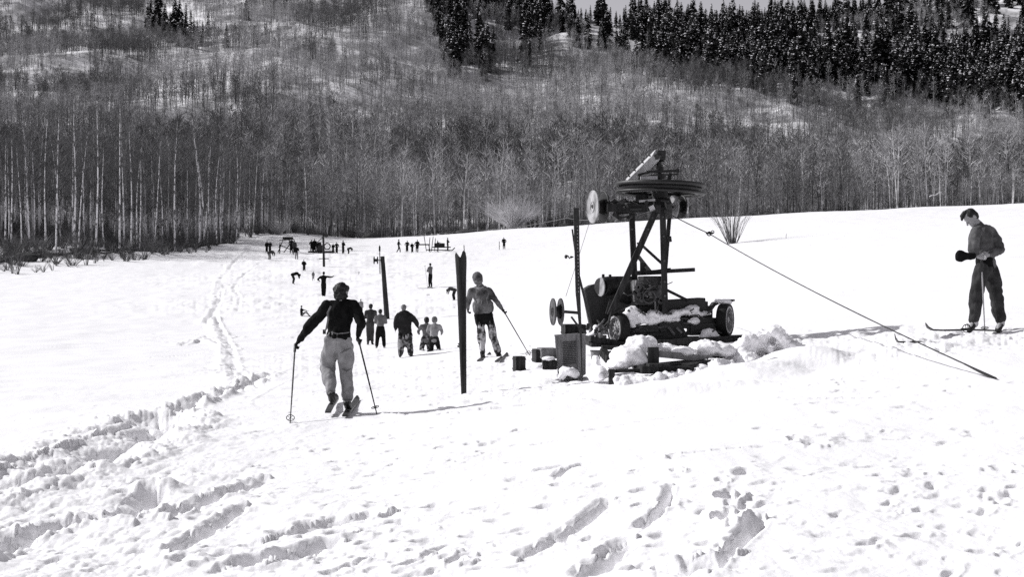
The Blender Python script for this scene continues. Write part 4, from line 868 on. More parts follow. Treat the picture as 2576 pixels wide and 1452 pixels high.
for px, fe, hd_, kd, yw, lb, kw in (
    (671, 637, 606, 'stand', .2, 'leftmost of the far group, dark figure close beside another', {}), (679, 637, 607, 'pockets', 0, 'second from left of the far group, broad dark figure', {}),
    (677, 657, 630, 'bend', -.8, 'small grey skier doubled over below the leftmost far pair', dict(top='char', legs='grey')), (704, 638, 610, 'stand', 1.5, 'thin dark figure alone, third from left of the far group', {}),
    (733, 638, 600, 'pockets', .5, 'tall dark figure standing at the wooden trestle in the far group', {}), (741, 641, 604, 'stand', 0, 'dark figure close right of the tall one at the trestle', dict(top='char')),
    (746, 657, 617, 'walk', .2, 'dark-jacketed skier with pale legs below the wooden trestle', dict(legs='lgrey')), (784, 636, 603, 'pockets', 0, 'left of the tight dark cluster by the far engine', {}),
    (791, 636, 601, 'stand', .3, 'middle of the tight dark cluster by the far engine', dict(girth=1.2)), (798, 637, 607, 'stand', -.2, 'right of the tight dark cluster by the far engine', {}),
    (838, 638, 612, 'stand', .5, 'shorter dark figure in long coat right of the thin far mast', {}), (847, 639, 609, 'pockets', 0, 'dark figure close right of the shorter one in long coat', {}),
    (863, 640, 605, 'fold', -.6, 'dark figure leaning toward the small bent one at right of the far group', {}), (876, 641, 625, 'bend', -1.2, 'small bent dark figure at the right end of the far left group', dict(hgt=1.3))):
    pose(px, fe, hd_, lb, kd, yw, G1, **dict(dict(top='black', legs='black', hat='hair'), **kw))
for px, fe, hd_, kd, yw, lb, kw in (
    (1003, 637, 602, 'walk', -1.2, 'leftmost of the far right group, dark figure striding', {}), (1024, 636, 605, 'pockets', 0, 'second of the far right group, dark figure', {}), (1037, 637, 610, 'pockets', .2, 'third and shortest of the far right group', {}),
    (1049, 636, 603, 'pockets', 0, 'fourth of the far right group, beside the low wooden bench', {}), (1101, 634, 605, 'point', -1.2, 'dark figure standing at the sled of the far right group', dict(girth=1.2)), (1126, 632, 598, 'fold', -1.2, 'tall dark figure at the right end of the sled', {}),
    (1268, 628, 597, 'pockets', 0, 'lone dark figure on the far slope above the notched post', {})):
    pose(px, fe, hd_, lb, kd, yw, G2 if px < 1200 else None, **dict(dict(top='black', legs='black', hat='hair'), **kw))
p = G(1256, 629); mb = MB(); mb.tube([p, p + Vector((0, 0, 1))], .04, 6); mb.tube([p + Vector((0, 0, .4)), p + Vector((.1, 0, .45))], .03, 5); tag(mb.build('marker_stick', M['grey'], org=p), 'short stick standing left of the lone far figure', 'stick')
# sled, bench and upright skis of the far right group
p = G(1110, 634); o = thing('sled', p, 'low dark wooden sled behind the figures of the far right group', 'sled'); mb = MB()
for dy in (-.4, .4): mb.beam(p + Vector((-1.7, dy, .25)), p + Vector((1.3, dy, .2)), .07, .08); mb.beam(p + Vector((1.3, dy, .2)), p + Vector((1.6, dy, .5)), .07, .07)
mb.build('runner', M['timber_d'], o); mb = MB(); mb.box(p + Vector((0, 0, .55)), (2.2, .9, .1)); mb.box(p + Vector((-.2, 0, .8)), (1.2, .6, .45)); mb.build('deck', M['timber_d'], o)
p = G(1066, 636); o = thing('wooden_bench', p, 'low dark bench frame between the far right group and the sled', 'bench'); mb = MB(); mb.box(p + Vector((0, 0, .95)), (1.4, .35, .14)); mb.build('seat', M['timber_d'], o)
for dx in (-.6, .6):
    mb = MB(); mb.beam(p + Vector((dx, 0, .9)), p + Vector((dx * 1.25, 0, 0)), .1, .1); mb.build('leg', M['timber_d'], o)
for px, hh, ln in ((1073, 1.9, -.3), (1079, 1.6, .1), (1085, 1.7, .2), (1093, 1.5, .1)):
    p = G(px, 634); mb = MB(); mb.beam(p, p + Vector((ln, .1, hh)), .08, .03); mb.beam(p + Vector((ln, .1, hh)), p + Vector((ln + .03, 0, hh + .15)), .06, .02); tag(mb.build('ski', M['char'], org=p), 'ski stuck upright in the snow behind the far bench and sled', 'ski', 'skis stuck upright behind the far sled')
p = G(1090, 634)
# trestle and far engine
p = G(722, 636); o = thing('trestle', p, 'spindly dark wooden trestle among the far left group', 'trestle'); mb = MB()
for a, b in (((-1.1, 0, 0), (-.5, 0, 1.5)), ((1.0, 0, 0), (.2, 0, 1.6)), ((-.9, 0, 1.5), (.9, 0, 1.6)), ((-.5, .5, 0), (.6, .4, 1.5)), ((.6, 0, .3), (-.8, 0, .9))): mb.beam(p + Vector(a), p + Vector(b), .09, .09)
mb.build('trestle_frame', M['timber_d'], o); mb = MB(); mb.box(p + Vector((.1, 0, 1.75)), (1.2, .5, .3)); mb.build('trestle_top', M['timber_d'], o)
p = G(806, 637); o = thing('tow_engine', p, 'small dark engine on a frame behind the thin far mast', 'engine'); mb = MB(); mb.box(p + Vector((0, 0, .6)), (.9, .8, .7)); mb.box(p + Vector((-.1, 0, 1.1)), (.4, .4, .4)); mb.build('engine_block', M['iron'], o, bevel=.05)
mb = MB(); mb.beam(p + Vector((-1.4, -.4, .15)), p + Vector((1.7, -.4, .15)), .15, .2); mb.beam(p + Vector((-1.4, .4, .15)), p + Vector((1.7, .4, .15)), .15, .2); mb.beam(p + Vector((-.5, 0, 1.2)), p + Vector((.3, 0, 1.9)), .08, .08); mb.build('engine_frame', M['timber_d'], o)
mb = MB(); mb.ring(p + Vector((.9, -.5, .8)), (0, 1, 0), .3, .42, .1); mb.build('flywheel', M['iron'], o)
# ---------------------------------------------------------------- posts
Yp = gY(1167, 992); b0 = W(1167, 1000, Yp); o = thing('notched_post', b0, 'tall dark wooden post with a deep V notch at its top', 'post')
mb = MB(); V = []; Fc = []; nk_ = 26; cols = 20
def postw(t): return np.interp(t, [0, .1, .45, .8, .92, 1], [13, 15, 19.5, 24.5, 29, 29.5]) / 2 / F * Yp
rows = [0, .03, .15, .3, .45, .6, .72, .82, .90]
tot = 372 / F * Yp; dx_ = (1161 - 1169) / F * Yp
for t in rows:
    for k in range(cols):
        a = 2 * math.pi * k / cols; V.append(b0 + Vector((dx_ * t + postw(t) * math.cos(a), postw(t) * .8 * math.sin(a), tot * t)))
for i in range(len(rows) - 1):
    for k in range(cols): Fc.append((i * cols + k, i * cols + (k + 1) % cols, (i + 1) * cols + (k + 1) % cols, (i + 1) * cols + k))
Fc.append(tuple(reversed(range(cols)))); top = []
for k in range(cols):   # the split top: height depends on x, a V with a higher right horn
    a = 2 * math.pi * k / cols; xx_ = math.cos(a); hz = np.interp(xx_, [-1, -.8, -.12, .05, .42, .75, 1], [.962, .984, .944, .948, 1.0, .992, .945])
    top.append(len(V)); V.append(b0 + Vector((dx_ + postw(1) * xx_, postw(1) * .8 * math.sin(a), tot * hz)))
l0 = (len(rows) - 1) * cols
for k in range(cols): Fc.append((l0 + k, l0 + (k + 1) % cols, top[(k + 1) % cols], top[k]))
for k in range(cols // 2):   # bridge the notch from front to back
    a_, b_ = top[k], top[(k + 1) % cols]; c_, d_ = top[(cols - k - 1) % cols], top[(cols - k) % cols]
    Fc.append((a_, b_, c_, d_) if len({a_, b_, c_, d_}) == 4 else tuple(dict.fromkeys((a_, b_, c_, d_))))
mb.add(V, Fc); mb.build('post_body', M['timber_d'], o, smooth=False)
mb = MB(); mb.tube([b0 + Vector((.01, 0, tot * .96)), b0 + Vector((0, 0, tot * 1.03))], .006, 6); mb.build('nail', M['iron'], o)
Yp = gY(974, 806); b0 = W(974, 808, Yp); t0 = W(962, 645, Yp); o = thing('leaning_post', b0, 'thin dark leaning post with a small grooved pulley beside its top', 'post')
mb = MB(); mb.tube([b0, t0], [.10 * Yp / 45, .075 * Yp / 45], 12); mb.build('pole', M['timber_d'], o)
pc = W(945.5, 655, Yp); q = .1 * Yp / 45; mb = MB()
for dx in (-1, 1): mb.ring(pc + Vector((dx * q * .62, 0, 0)), (1, 0, 0), 0, q * 1.35, q * .3, 24)
mb.tube([pc - Vector((q * .7, 0, 0)), pc + Vector((q * .7, 0, 0))], q * .55, 12); mb.build('pulley', M['iron'], o)
mb = MB(); mb.tube([pc, Vector((t0.x, t0.y, pc.z))], q * .18, 8); mb.build('axle', M['iron'], o)
p = W(955, 640, Yp + 6); mb = MB(); mb.tube([G(956, 690) , W(955, 617, gY(956, 690))], .04, 8); b_ = G(956, 690); mb.box(W(955, 626, b_.y), (.14, .1, .4)); tag(mb.build('far_post', M['timber_d'], org=b_), 'very thin post seen just above the top of the thin leaning post', 'post')
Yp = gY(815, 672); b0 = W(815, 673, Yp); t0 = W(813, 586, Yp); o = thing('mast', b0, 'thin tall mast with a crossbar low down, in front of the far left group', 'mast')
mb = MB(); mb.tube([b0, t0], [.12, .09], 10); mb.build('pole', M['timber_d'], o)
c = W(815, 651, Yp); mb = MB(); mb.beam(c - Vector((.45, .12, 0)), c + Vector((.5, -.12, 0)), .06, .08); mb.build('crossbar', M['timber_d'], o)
c = W(813, 590, Yp); mb = MB(); mb.beam(c - Vector((.5, 0, -.1)), c + Vector((.3, 0, 0)), .12, .16); mb.ring(c + Vector((.3, -.1, -.1)), (0, 1, 0), 0, .2, .1, 20); mb.build('head_bracket', M['iron'], o)
for px, r0, r1 in ((902, 683, 697), (1858, 590, 596), (1977, 590, 600)):
    p = G(px, r1); mb = MB(); mb.tube([p, p + Vector((.03, 0, (r1 - r0) / F * p.y))], .02, 6); mb.tube([p + Vector((.02, 0, .25)), p + Vector((.07, .02, .4))], .012, 5)
    tag(mb.build('twig', M['twig_d'], org=p), {902: 'bare twig standing in the snow left of the thin leaning post', 1858: 'bare twig in the snow just right of the lone bush', 1977: 'bare twig in the snow of the right slope, far right of the bush'}[px], 'twig')
# ---------------------------------------------------------------- the tow machine
YM = gY(1700, 872); KM = .4418
def P(cx, cy, dy=0): return W(1321.2 + cx * KM, 347.3 + cy * KM, YM + dy)
def m(c): return c * KM / F * YM          # crop pixels to metres at the machine
base = P(760, 1110, 0); tow = thing('wheel_tower', base, 'dark timber and steel tower carrying a big horizontal cable wheel', 'cable tower')
def tb(name, segs, mat='timber_d', bv=.006, parent=None):
    mb = MB()
    for a, b, w_, h_ in segs: mb.beam(a, b, m(w_), m(h_), up=(0, 1, 0))
    return mb.build(name, M[mat], parent or tow, bevel=bv)
tb('corner_post', [(P(606, 430, .45), P(632, 1010, .45), 33, 33)]); tb('corner_post', [(P(782, 395, -.45), P(797, 1000, -.45), 32, 30)])
tb('corner_post', [(P(824, 410, .5), P(797, 760, .3), 22, 24)]); tb('clamp', [(P(820, 560, .35), P(824, 592, .35), 22, 20)], 'iron')
tb('diagonal_brace', [(P(742, 420, -.5), P(482, 1010, -.42), 34, 30)])
tb('cross_brace', [(P(655, 602, .1), P(782, 718, -.35), 15, 14)]); tb('cross_brace', [(P(632, 660, .35), P(712, 762, .0), 22, 16)]); tb('cross_brace', [(P(806, 866, -.35), P(925, 925, -.1), 16, 14)]); tb('cross_brace', [(P(700, 905, -.2), P(745, 862, -.3), 12, 12)])
mb = MB(); mb.poly([P(655, 705, .1), P(690, 715, .1), P(712, 762, .1), P(655, 765, .1)], (0, .06, 0)); mb.build('gusset', M['iron'], tow)
# platform frame under the wheel
tb('head_frame', [(P(466, 398, -.55), P(770, 402, -.55), 42, 20), (P(470, 372, .55), P(850, 372, .55), 24, 20), (P(520, 425, -.3), P(765, 398, .2), 26, 20), (P(545, 455, -.5), P(745, 412, -.5), 10, 12), (P(505, 360, -.5), P(505, 360, .5), 20, 26), (P(690, 368, -.6), P(690, 368, .6), 20, 22), (P(500, 430, -.5), P(545, 462, -.5), 22, 30), (P(630, 340, -.1), P(700, 342, -.1), 40, 30), (P(815, 360, -.5), P(815, 440, .1), 30, 40)])
tb('bearing_block', [(P(768, 330, 0), P(768, 440, -.1), 70, 60)], 'iron'); tb('pale_plate', [(P(708, 405, -.64), P(735, 392, -.64), 26, 4)], 'pale', 0); tb('pale_plate', [(P(648, 360, -.58), P(740, 352, -.58), 12, 3)], 'iron_pale', 0)
# big wheel: two rims around a groove, spokes, hub
wax = Vector((.03, 0, 1)).normalized(); wc = P(768, 292, 0); Rw = m(252); whl = None
mb = MB(); mb.torus(wc + wax * .070, wax, Rw * .985, .030, 72, 10, .040); mb.torus(wc - wax * .070, wax, Rw * .985, .028, 72, 10, .026); mb.ring(wc, wax, Rw * .86, Rw * .93, .16, 72); mb.ring(wc + wax * .06, wax, Rw * .82, Rw * .99, .03, 72)
mb.ring(wc - wax * .07, wax, Rw * .80, Rw * .99, .02, 72)
whl = mb.build('cable_wheel', M['iron'], tow, smooth=True)
for k in range(8):
    a = math.pi * 2 * k / 8 + .25; d = Vector((math.cos(a), math.sin(a), 0)); mb = MB(); mb.beam(wc + d * .08, wc + d * Rw * .86, .07, .05); mb.build('spoke', M['iron_worn'], whl)
mb = MB(); mb.tube([wc - wax * .16, wc + wax * .14], [.15, .13], 20); mb.build('hub', M['iron'], whl)
# shaft, gear and linkage above
mb = MB(); mb.tube([P(768, 410, 0), P(762, 140, 0)], m(15), 14); mb.build('shaft', M['iron'], tow)
mb = MB()
for cy, r1, r2, h_ in ((112, 34, 20, 14), (128, 22, 30, 10), (165, 26, 18, 22), (205, 34, 30, 26), (150, 14, 14, 30)): mb.tube([P(768, cy, 0), P(768, cy + h_, 0)], [m(r1), m(r2)], 18)
mb.build('bevel_gear', M['iron'], tow)
tb('linkage_bar', [(P(640, 210, -.1), P(700, 195, -.1), 12, 12), (P(690, 192, -.15), P(875, 186, -.15), 13, 14), (P(855, 186, -.15), P(878, 186, -.15), 18, 18), (P(655, 205, -.1), P(648, 250, -.1), 16, 16), (P(828, 200, .1), P(815, 250, .1), 22, 20), (P(690, 200, .2), P(770, 180, .2), 10, 10), (P(700, 215, -.1), P(870, 205, .1), 8, 8)], 'iron')
tb('bearing_plate', [(P(655, 235, -.12), P(752, 232, -.12), 30, 40)], 'pale', .004)
tb('bearing_plate', [(P(665, 218, -.16), P(750, 214, -.16), 7, 5)], 'iron', 0)
# the inclined timber
bp_ = P(752, 96, -.12); bq = P(585, 262, .55); mb = MB(); d_ = (bq - bp_).normalized(); mb.beam(bp_, bq, m(66), m(50), up=(-.72, -.2, .66)); tim = mb.build('inclined_timber', M['timber_l'], tow, bevel=.01)
mb = MB()
for t in (.12, .35, .62, .82):
    c = bp_.lerp(bq, t) + Vector((-.72, -.3, .5)).normalized() * m(27); mb.tube([c, c + Vector((-.05, -.05, .02))], .014, 8)
mb.build('bolt', M['iron'], tim)
mb = MB(); mb.tube([P(745, 105, -.2), P(775, 100, .0)], m(17), 12); mb.box(P(765, 100, 0), (m(50), .2, m(55)), .3); mb.build('timber_cap', M['iron'], tow, bevel=.01)
# side pulleys at wheel height
def spool(c, ax, r, gap, mats, name='pulley', parent=None, hubr=.35, n=36, th=.018, hole=True):
    ax = Vector(ax).normalized(); mb = MB(); mb.tube([c - ax * gap / 2, c, c + ax * gap / 2], [r * hubr * 1.5, r * hubr, r * hubr * 1.5], 20); o_ = mb.build(name, M['iron'], parent or tow, smooth=True)
    for sgn, mt in ((-1, mats[0]), (1, mats[1])):
        mb = MB(); cc = c + ax * sgn * gap / 2; mb.ring(cc, ax, r * .13, r, th, n); mb.torus(cc, ax, r * .97, th * .9, n, 8); mb.ring(cc - ax * th * .4 * -sgn, ax, r * .3, r * .36, th * 1.4, n); mb.build('flange', M[mt], o_)
    return o_
spool(P(415, 392, -.1), (1, .30, 0), m(92), m(62), ('iron_pale', 'iron'), 'side_pulley')
spool(P(868, 392, .35), (1, .34, 0), m(66), m(52), ('iron_pale', 'iron'), 'side_pulley')
mb = MB(); mb.tube([P(380, 388, -.15), P(520, 398, .15)], m(9), 10); mb.tube([P(820, 392, .25), P(905, 392, .5)], m(9), 10); mb.build('pulley_axle', M['iron'], tow)
mb = MB(); rh = random.Random(4)
for _ in range(26):
    a = P(rh.uniform(500, 850), rh.uniform(350, 455), rh.uniform(-.65, .5)); mb.beam(a, a + Vector((rh.uniform(-.22, .22), rh.uniform(-.1, .1), rh.uniform(-.08, .08))), rh.uniform(.02, .06), rh.uniform(.02, .05))
mb.build('bracket', M['iron'], tow, bevel=.004)
mb = MB()
for cx_, cy_ in ((608, 450), (610, 520), (620, 700), (640, 600), (700, 520), (600, 730), (560, 830), (783, 450), (788, 560), (792, 700), (795, 820), (796, 900), (724, 455), (655, 640)):
    c = P(cx_, cy_, -.52 if cx_ > 660 else -.2); mb.tube([c, c + Vector((0, -.03, 0))], .018, 8)
mb.build('bolt', M['iron_worn'], tow)
tb('lower_arm', [(P(632, 768, .0), P(965, 750, -.25), 22, 60), (P(715, 760, -.05), P(830, 745, -.1), 12, 20), (P(640, 775, .1), P(790, 768, -.1), 16, 50)], 'timber_d')
# ---------------------------------------------------------------- old truck chassis carrying the engine
tr_ = thing('old_truck', P(800, 1120, .3), 'stripped old truck chassis with spoked wheels and heaped snow under the wheel tower', 'truck')
def pt(name, fn, mat, bv=.0, smooth=False, parent=None): mb = MB(); fn(mb); return mb.build(name, M[mat], parent or tr_, bevel=bv, smooth=smooth)
def cab(mb):
    for dy in (0,): mb.poly([P(333, 862, .35), P(372, 838, .35), P(412, 830, .35), P(432, 800, .35), P(470, 788, .35), P(610, 786, .35), P(628, 960, .35), P(500, 1040, .35), P(450, 1080, .35), P(378, 1092, .35)], (0, .75, 0))
pt('body_panel', cab, 'iron', .03)
def drum(mb): mb.tube([P(432, 848, .2), P(500, 842, .42)], m(55), 24); mb.tube([P(444, 775, .25), P(444, 800, .25)], m(9), 10); mb.tube([P(483, 777, .3), P(483, 800, .3)], m(9), 10)
pt('tank', drum, 'iron', .008, True)
pt('tank_end', lambda mb: (mb.ring(P(430, 848, .195), (-1, -.4, 0), 0, m(53), .012, 32), mb.torus(P(430, 848, .19), (-1, -.4, 0), m(52), .012, 32, 8)), 'iron_pale')
def engb(mb):
    mb.box(P(690, 865, .05), (m(150), .5, m(110)), .1); mb.box(P(645, 835, -.2), (m(38), .14, m(30)), .1); mb.box(P(740, 890, -.25), (m(70), .12, m(45)), .1); mb.box(P(640, 900, -.25), (m(42), .12, m(46)), 0)
    for k in range(4): mb.tube([P(650 + 30 * k, 800, -.05), P(650 + 30 * k, 815, -.05)], m(10), 10)
    mb.tube([P(620, 850, -.3), P(700, 905, -.35)], m(8), 8); mb.tube([P(740, 930, -.35), P(742, 980, -.35)], m(6), 8); mb.tube([P(690, 870, -.3), P(760, 820, -.3)], m(7), 8)
pt('engine', engb, 'engine', .012)
def engd(mb): mb.box(P(715, 812, -.1), (m(120), .5, m(50)), .1); mb.box(P(700, 930, .0), (m(180), .6, m(40)), .1); mb.tube([P(615, 870, -.3), P(660, 940, -.35)], m(12), 8)
pt('engine_cover', engd, 'iron', .02)
def hoses(mb):
    rh = random.Random(9)
    for _ in range(16):
        a = P(rh.uniform(600, 780), rh.uniform(800, 960), rh.uniform(-.38, -.2)); b = a + Vector((rh.uniform(-.2, .2), rh.uniform(-.05, .05), rh.uniform(-.2, .12))); c = a.lerp(b, .5) + Vector((0, -.05, -.04)); mb.tube([a, c, b], rh.uniform(.008, .018), 7)
    for _ in range(22):
        a = P(rh.uniform(590, 1090), rh.uniform(980, 1110), rh.uniform(-.42, -.3)); b = a + Vector((rh.uniform(-.18, .18), 0, rh.uniform(-.1, .1))); mb.tube([a, b], rh.uniform(.008, .02), 7)
    for k in range(10): c = P(rh.uniform(600, 780), rh.uniform(810, 950), -.34); mb.tube([c, c + Vector((0, -.06, 0))], rh.uniform(.02, .045), 12)
    pt('flywheel', lambda mb: mb.torus(P(706, 905, -.4), (0, 1, 0), .11, .014, 28, 6), 'iron_worn'); pt('flywheel', lambda mb: mb.torus(P(655, 860, -.38), (0, 1, 0), .07, .012, 24, 6), 'iron_worn')
pt('engine_pipes', hoses, 'iron_worn', 0, True)  # tangle of small pipes and hoses, placed at random on engine and chassis
pt('frame_rail', lambda mb: (mb.beam(P(560, 1128, -.3), P(1120, 1105, .0), m(22), .08, up=(0, 1, 0)), mb.beam(P(350, 1075, .3), P(640, 1100, .1), m(40), .1, up=(0, 1, 0)), mb.beam(P(470, 960, .2), P(640, 1010, .1), m(90), .2, up=(0, 1, 0))), 'iron', .01)
def hood(mb): mb.poly([P(795, 925, -.1), P(1027, 910, -.1), P(1030, 985, -.1), P(960, 995, -.1), P(800, 985, -.1)], (0, .8, 0))
pt('bonnet_side', hood, 'iron', .02)
pt('radiator', lambda mb: (mb.beam(P(560, 1000, .1), P(1060, 1000, .3), m(90), m(60), up=(0, 1, 0)), mb.beam(P(640, 950, .2), P(1030, 960, .3), m(60), .3, up=(0, 1, 0))), 'iron', .01)
pt('axle_beam', lambda mb: (mb.beam(P(555, 1100, -.1), P(760, 1080, -.2), m(46), .12, up=(0, 1, 0)), mb.beam(P(760, 1080, -.2), P(900, 1050, -.1), m(60), .12, up=(0, 1, 0)), mb.beam(P(900, 1050, -.1), P(1110, 1060, .1), m(70), .12, up=(0, 1, 0)), mb.poly([P(600, 1090, -.22), P(700, 1078, -.22), P(830, 1035, -.22), P(885, 1050, -.22), P(930, 1135, -.22), P(760, 1150, -.22), P(600, 1140, -.22)], (0, .3, 0)), mb.beam(P(590, 1010, -.1), P(600, 1120, -.15), m(60), .1, up=(0, 1, 0)), mb.beam(P(930, 1090, -.05), P(1100, 1085, .1), m(70), .2, up=(0, 1, 0))), 'iron', .01)
pt('spring_leaf', lambda mb: (mb.beam(P(815, 1075, -.3), P(850, 1120, -.3), m(14), .02, up=(0, 1, 0)), mb.beam(P(862, 1080, -.3), P(892, 1110, -.3), m(12), .02, up=(0, 1, 0))), 'grey')
def wheel(c, ax, r, wd, spokes, label):
    ax = Vector(ax).normalized(); mb = MB(); mb.torus(c, ax, r * .89, r * .11, 48, 14, wd / 2); t_ = mb.build('tyre', M['rubber'], tr_, smooth=True); t_['label'] = label
    mb = MB(); mb.ring(c, ax, r * .68, r * .80, wd * .9, 40); mb.tube([c - ax * wd * .45, c + ax * wd * .35], r * .16, 16)
    a = ax.orthogonal().normalized(); b = ax.cross(a)
    for k in range(spokes):
        t = 2 * math.pi * k / spokes; d = a * math.cos(t) + b * math.sin(t); mb.beam(c + d * r * .12 - ax * wd * .2, c + d * r * .7 - ax * wd * .12, r * .085, r * .06, up=ax)
    mb.build('rim', M['wheelpaint'], t_)
wheel(P(532, 1088, -.35), (1, .42, 0), m(93), m(62), 12, 'front wheel with pale wooden spokes facing left')
wheel(P(1138, 1036, .15), (1, -.48, 0), m(98), m(60), 12, 'dark wheel seen on its tread under the snowy mudguard')
def fend(mb):
    c = P(1136, 1035, .25); V = []; Fc = []; ax = Vector((1, -.30, 0)).normalized(); f_ = Vector((.3, 1, 0)).normalized()
    for k in range(13):
        t = math.pi * (.60 - k / 12 * .22); d = -f_ * math.cos(t) * 1.0 + Vector((0, 0, math.sin(t)))
        for s_, e_ in ((-1, 0), (1, 0), (1, .02), (-1, .02)): V.append(c + d * (m(112) + e_) + ax * s_ * m(55))
    for i in range(12):
        for q_ in range(4): Fc.append((4 * i + q_, 4 * i + (q_ + 1) % 4, 4 * i + 4 + (q_ + 1) % 4, 4 * i + 4 + q_))
    Fc += [(0, 1, 2, 3), (48, 49, 50, 51)]; mb.add(V, Fc)
    mb.poly([P(1048, 978, .2), P(1075, 938, .2), P(1110, 924, .2), P(1178, 934, .2), P(1174, 946, .2), P(1118, 940, .2), P(1085, 955, .2), P(1062, 985, .2)], (0, .3, 0))
pt('mudguard', fend, 'iron', .0)
def blob(name, pts, label, parent=None, seed=0, mat='lump', vox=.03, amp=.03, cat='snow', kind='stuff'):
    """heap of snow from overlapping ellipsoids: (centre, radii)"""
    mb = MB()
    for c, r in pts: mb.ell(c, r, 14, 10)
    par = parent or thing(name, pts[0][0], label, cat)
    ob = finish(mb, name, M[mat], par, vox * .85, 1, amp, 10, seed)
    if not parent:   # one loose object, not a thing with parts
        ob.parent = None; ob.location = ORG[par.name]; bpy.data.objects.remove(par); tag(ob, label, cat, kind=kind)
    return ob
sn_ = [(P(612, 985, -.3), (m(34), .15, m(30))), (P(590, 1015, -.28), (m(40), .15, m(26))), (P(648, 1020, -.32), (m(52), .14, m(30))), (P(700, 1040, -.3), (m(80), .15, m(24))), (P(735, 1005, -.25), (m(40), .15, m(24))), (P(790, 1020, -.25), (m(70), .16, m(26))),
       (P(860, 1000, -.2), (m(50), .15, m(22))), (P(830, 1035, -.28), (m(60), .12, m(16))), (P(930, 990, -.2), (m(60), .15, m(20))), (P(960, 972, -.2), (m(34), .12, m(24))), (P(1010, 1000, -.15), (m(60), .14, m(14))), (P(960, 1045, -.25), (m(36), .1, m(12))), (P(610, 1052, -.33), (m(30), .1, m(22)))]
blob('snow_cover', sn_, '', tr_, 3, amp=.035)
blob('snow_cover', [(P(1125, 930, .15), (m(52), .2, m(13))), (P(1165, 938, .1), (m(16), .1, m(9)))], '', tr_, 4, amp=.012)
blob('snow_cover', [(P(1045, 1112, -.3), (m(44), .15, m(26))), (P(1070, 1125, -.3), (m(30), .15, m(22))), (P(1020, 1135, -.3), (m(34), .15, m(14)))], '', tr_, 5, amp=.02)
# platform the truck stands on
pl_ = thing('plank_platform', P(800, 1180, 0), 'dark plank platform half buried in snow under the truck', 'platform')
def pp(name, segs, mat='timber_d', lab=None):
    mb = MB()
    for a, b, w_, h_ in segs: mb.beam(a, b, w_, h_, up=(0, 0, 1))
    o_ = mb.build(name, M[mat], pl_, bevel=.006)
    if lab: o_['label'] = lab
pp('deck', [(P(350, 1168, .1), P(1292, 1142, .25), 1.5, m(26)), (P(740, 1168, -.72), P(1290, 1140, -.55), .12, m(34))]); pp('side_plank', [(P(1105, 1178, -.65), P(1285, 1136, -.6), .08, m(44)), (P(1125, 1192, -.66), P(1200, 1180, -.65), .06, m(30))])
YF = gY(1560, 966) - YM; kf = (YM + YF) / YM
def Pf(cx, cy, dy=0): return P(cx, cy, YF + dy)
mf = lambda c: m(c) * kf
pp('front_beam', [(Pf(474, 1330, .05), Pf(660, 1322, .1), .1, mf(18)), (Pf(640, 1318, .12), Pf(935, 1322, .35), .3, mf(44)), (Pf(900, 1300, .4), Pf(1095, 1254, 1.0), .25, mf(22)), (Pf(760, 1300, .5), Pf(1050, 1268, .9), .4, mf(22))])
pp('stub_leg', [(Pf(492, 1318, .0), Pf(492, 1418, .0), mf(34), .1)]); pp('stub_post', [(Pf(728, 1192, .25), Pf(730, 1300, .25), mf(62), mf(50))]); pp('foot_plate', [(Pf(690, 1292, .1), Pf(812, 1292, .15), .3, mf(16))])
pp('pale_board', [(Pf(762, 1230, .5), Pf(1060, 1262, .85), .05, mf(40))], 'timber')
pp('cross_plank', [(P(435, 1192, -.8), P(560, 1196, -.8), .3, m(22)), (P(350, 1140, -.5), P(500, 1165, -.4), .5, m(30)), (Pf(440, 1215, 1.2), Pf(480, 1265, 1.0), .1, mf(44))])
rdc = random.Random(77)
def clods(lst, n, r0, r1, Yd):
    """small random clods spread along picture points at a depth"""
    o_ = []
    for _ in range(n):
        (ax_, ay_), (bx2, by2) = rdc.choice(lst); t = rdc.random(); q = P(ax_ + (bx2 - ax_) * t, ay_ + (by2 - ay_) * t + rdc.uniform(-8, 8), Yd + rdc.uniform(-.3, .3)); r_ = rdc.uniform(r0, r1)
        o_.append((q, (r_ * 1.2, r_, r_ * .75)))
    return o_
blob('snow_heap', [(Pf(640, 1178, .7), (mf(78), .35, mf(58))), (Pf(590, 1240, .5), (mf(108), .35, mf(66))), (Pf(535, 1290, .3), (mf(66), .22, mf(36))), (Pf(650, 1275, .35), (mf(60), .2, mf(46))), (Pf(700, 1170, .9), (mf(58), .3, mf(38)))], 'big rounded heap of snow lying on the front of the platform', None, 6, amp=.03)
blob('snow_heap', [(Pf(800, 1195, 1.0), (mf(75), .3, mf(26))), (Pf(880, 1215, .9), (mf(90), .3, mf(30))), (Pf(1020, 1195, 1.2), (mf(100), .35, mf(44))), (Pf(1110, 1215, 1.3), (mf(90), .4, mf(52))), (Pf(1020, 1235, 1.1), (mf(70), .2, mf(18)))], 'long low ridge of snow over the pale board of the platform', None, 7, amp=.03)
blob('snow_heap', [(Pf(400, 1290, .5), (mf(26), .2, mf(56))), (Pf(425, 1345, .3), (mf(50), .25, mf(46))), (Pf(385, 1350, .5), (mf(34), .25, mf(40)))], 'pointed heap of snow between the crate and the platform', None, 8, amp=.02)
blob('snow_heap', [(Pf(560, 1400, -.1), (mf(50), .25, mf(50))), (Pf(640, 1400, -.1), (mf(90), .25, mf(46))), (Pf(770, 1400, .1), (mf(110), .3, mf(44))), (Pf(900, 1390, .2), (mf(110), .3, mf(44))), (Pf(1010, 1350, .4), (mf(90), .3, mf(56)))] + clods([((520, 1375), (760, 1362)), ((760, 1362), (1000, 1340))], 60, .03, .08, YF), 'broken bank of thrown snow along the front foot of the platform', None, 13, amp=.035, vox=.028)
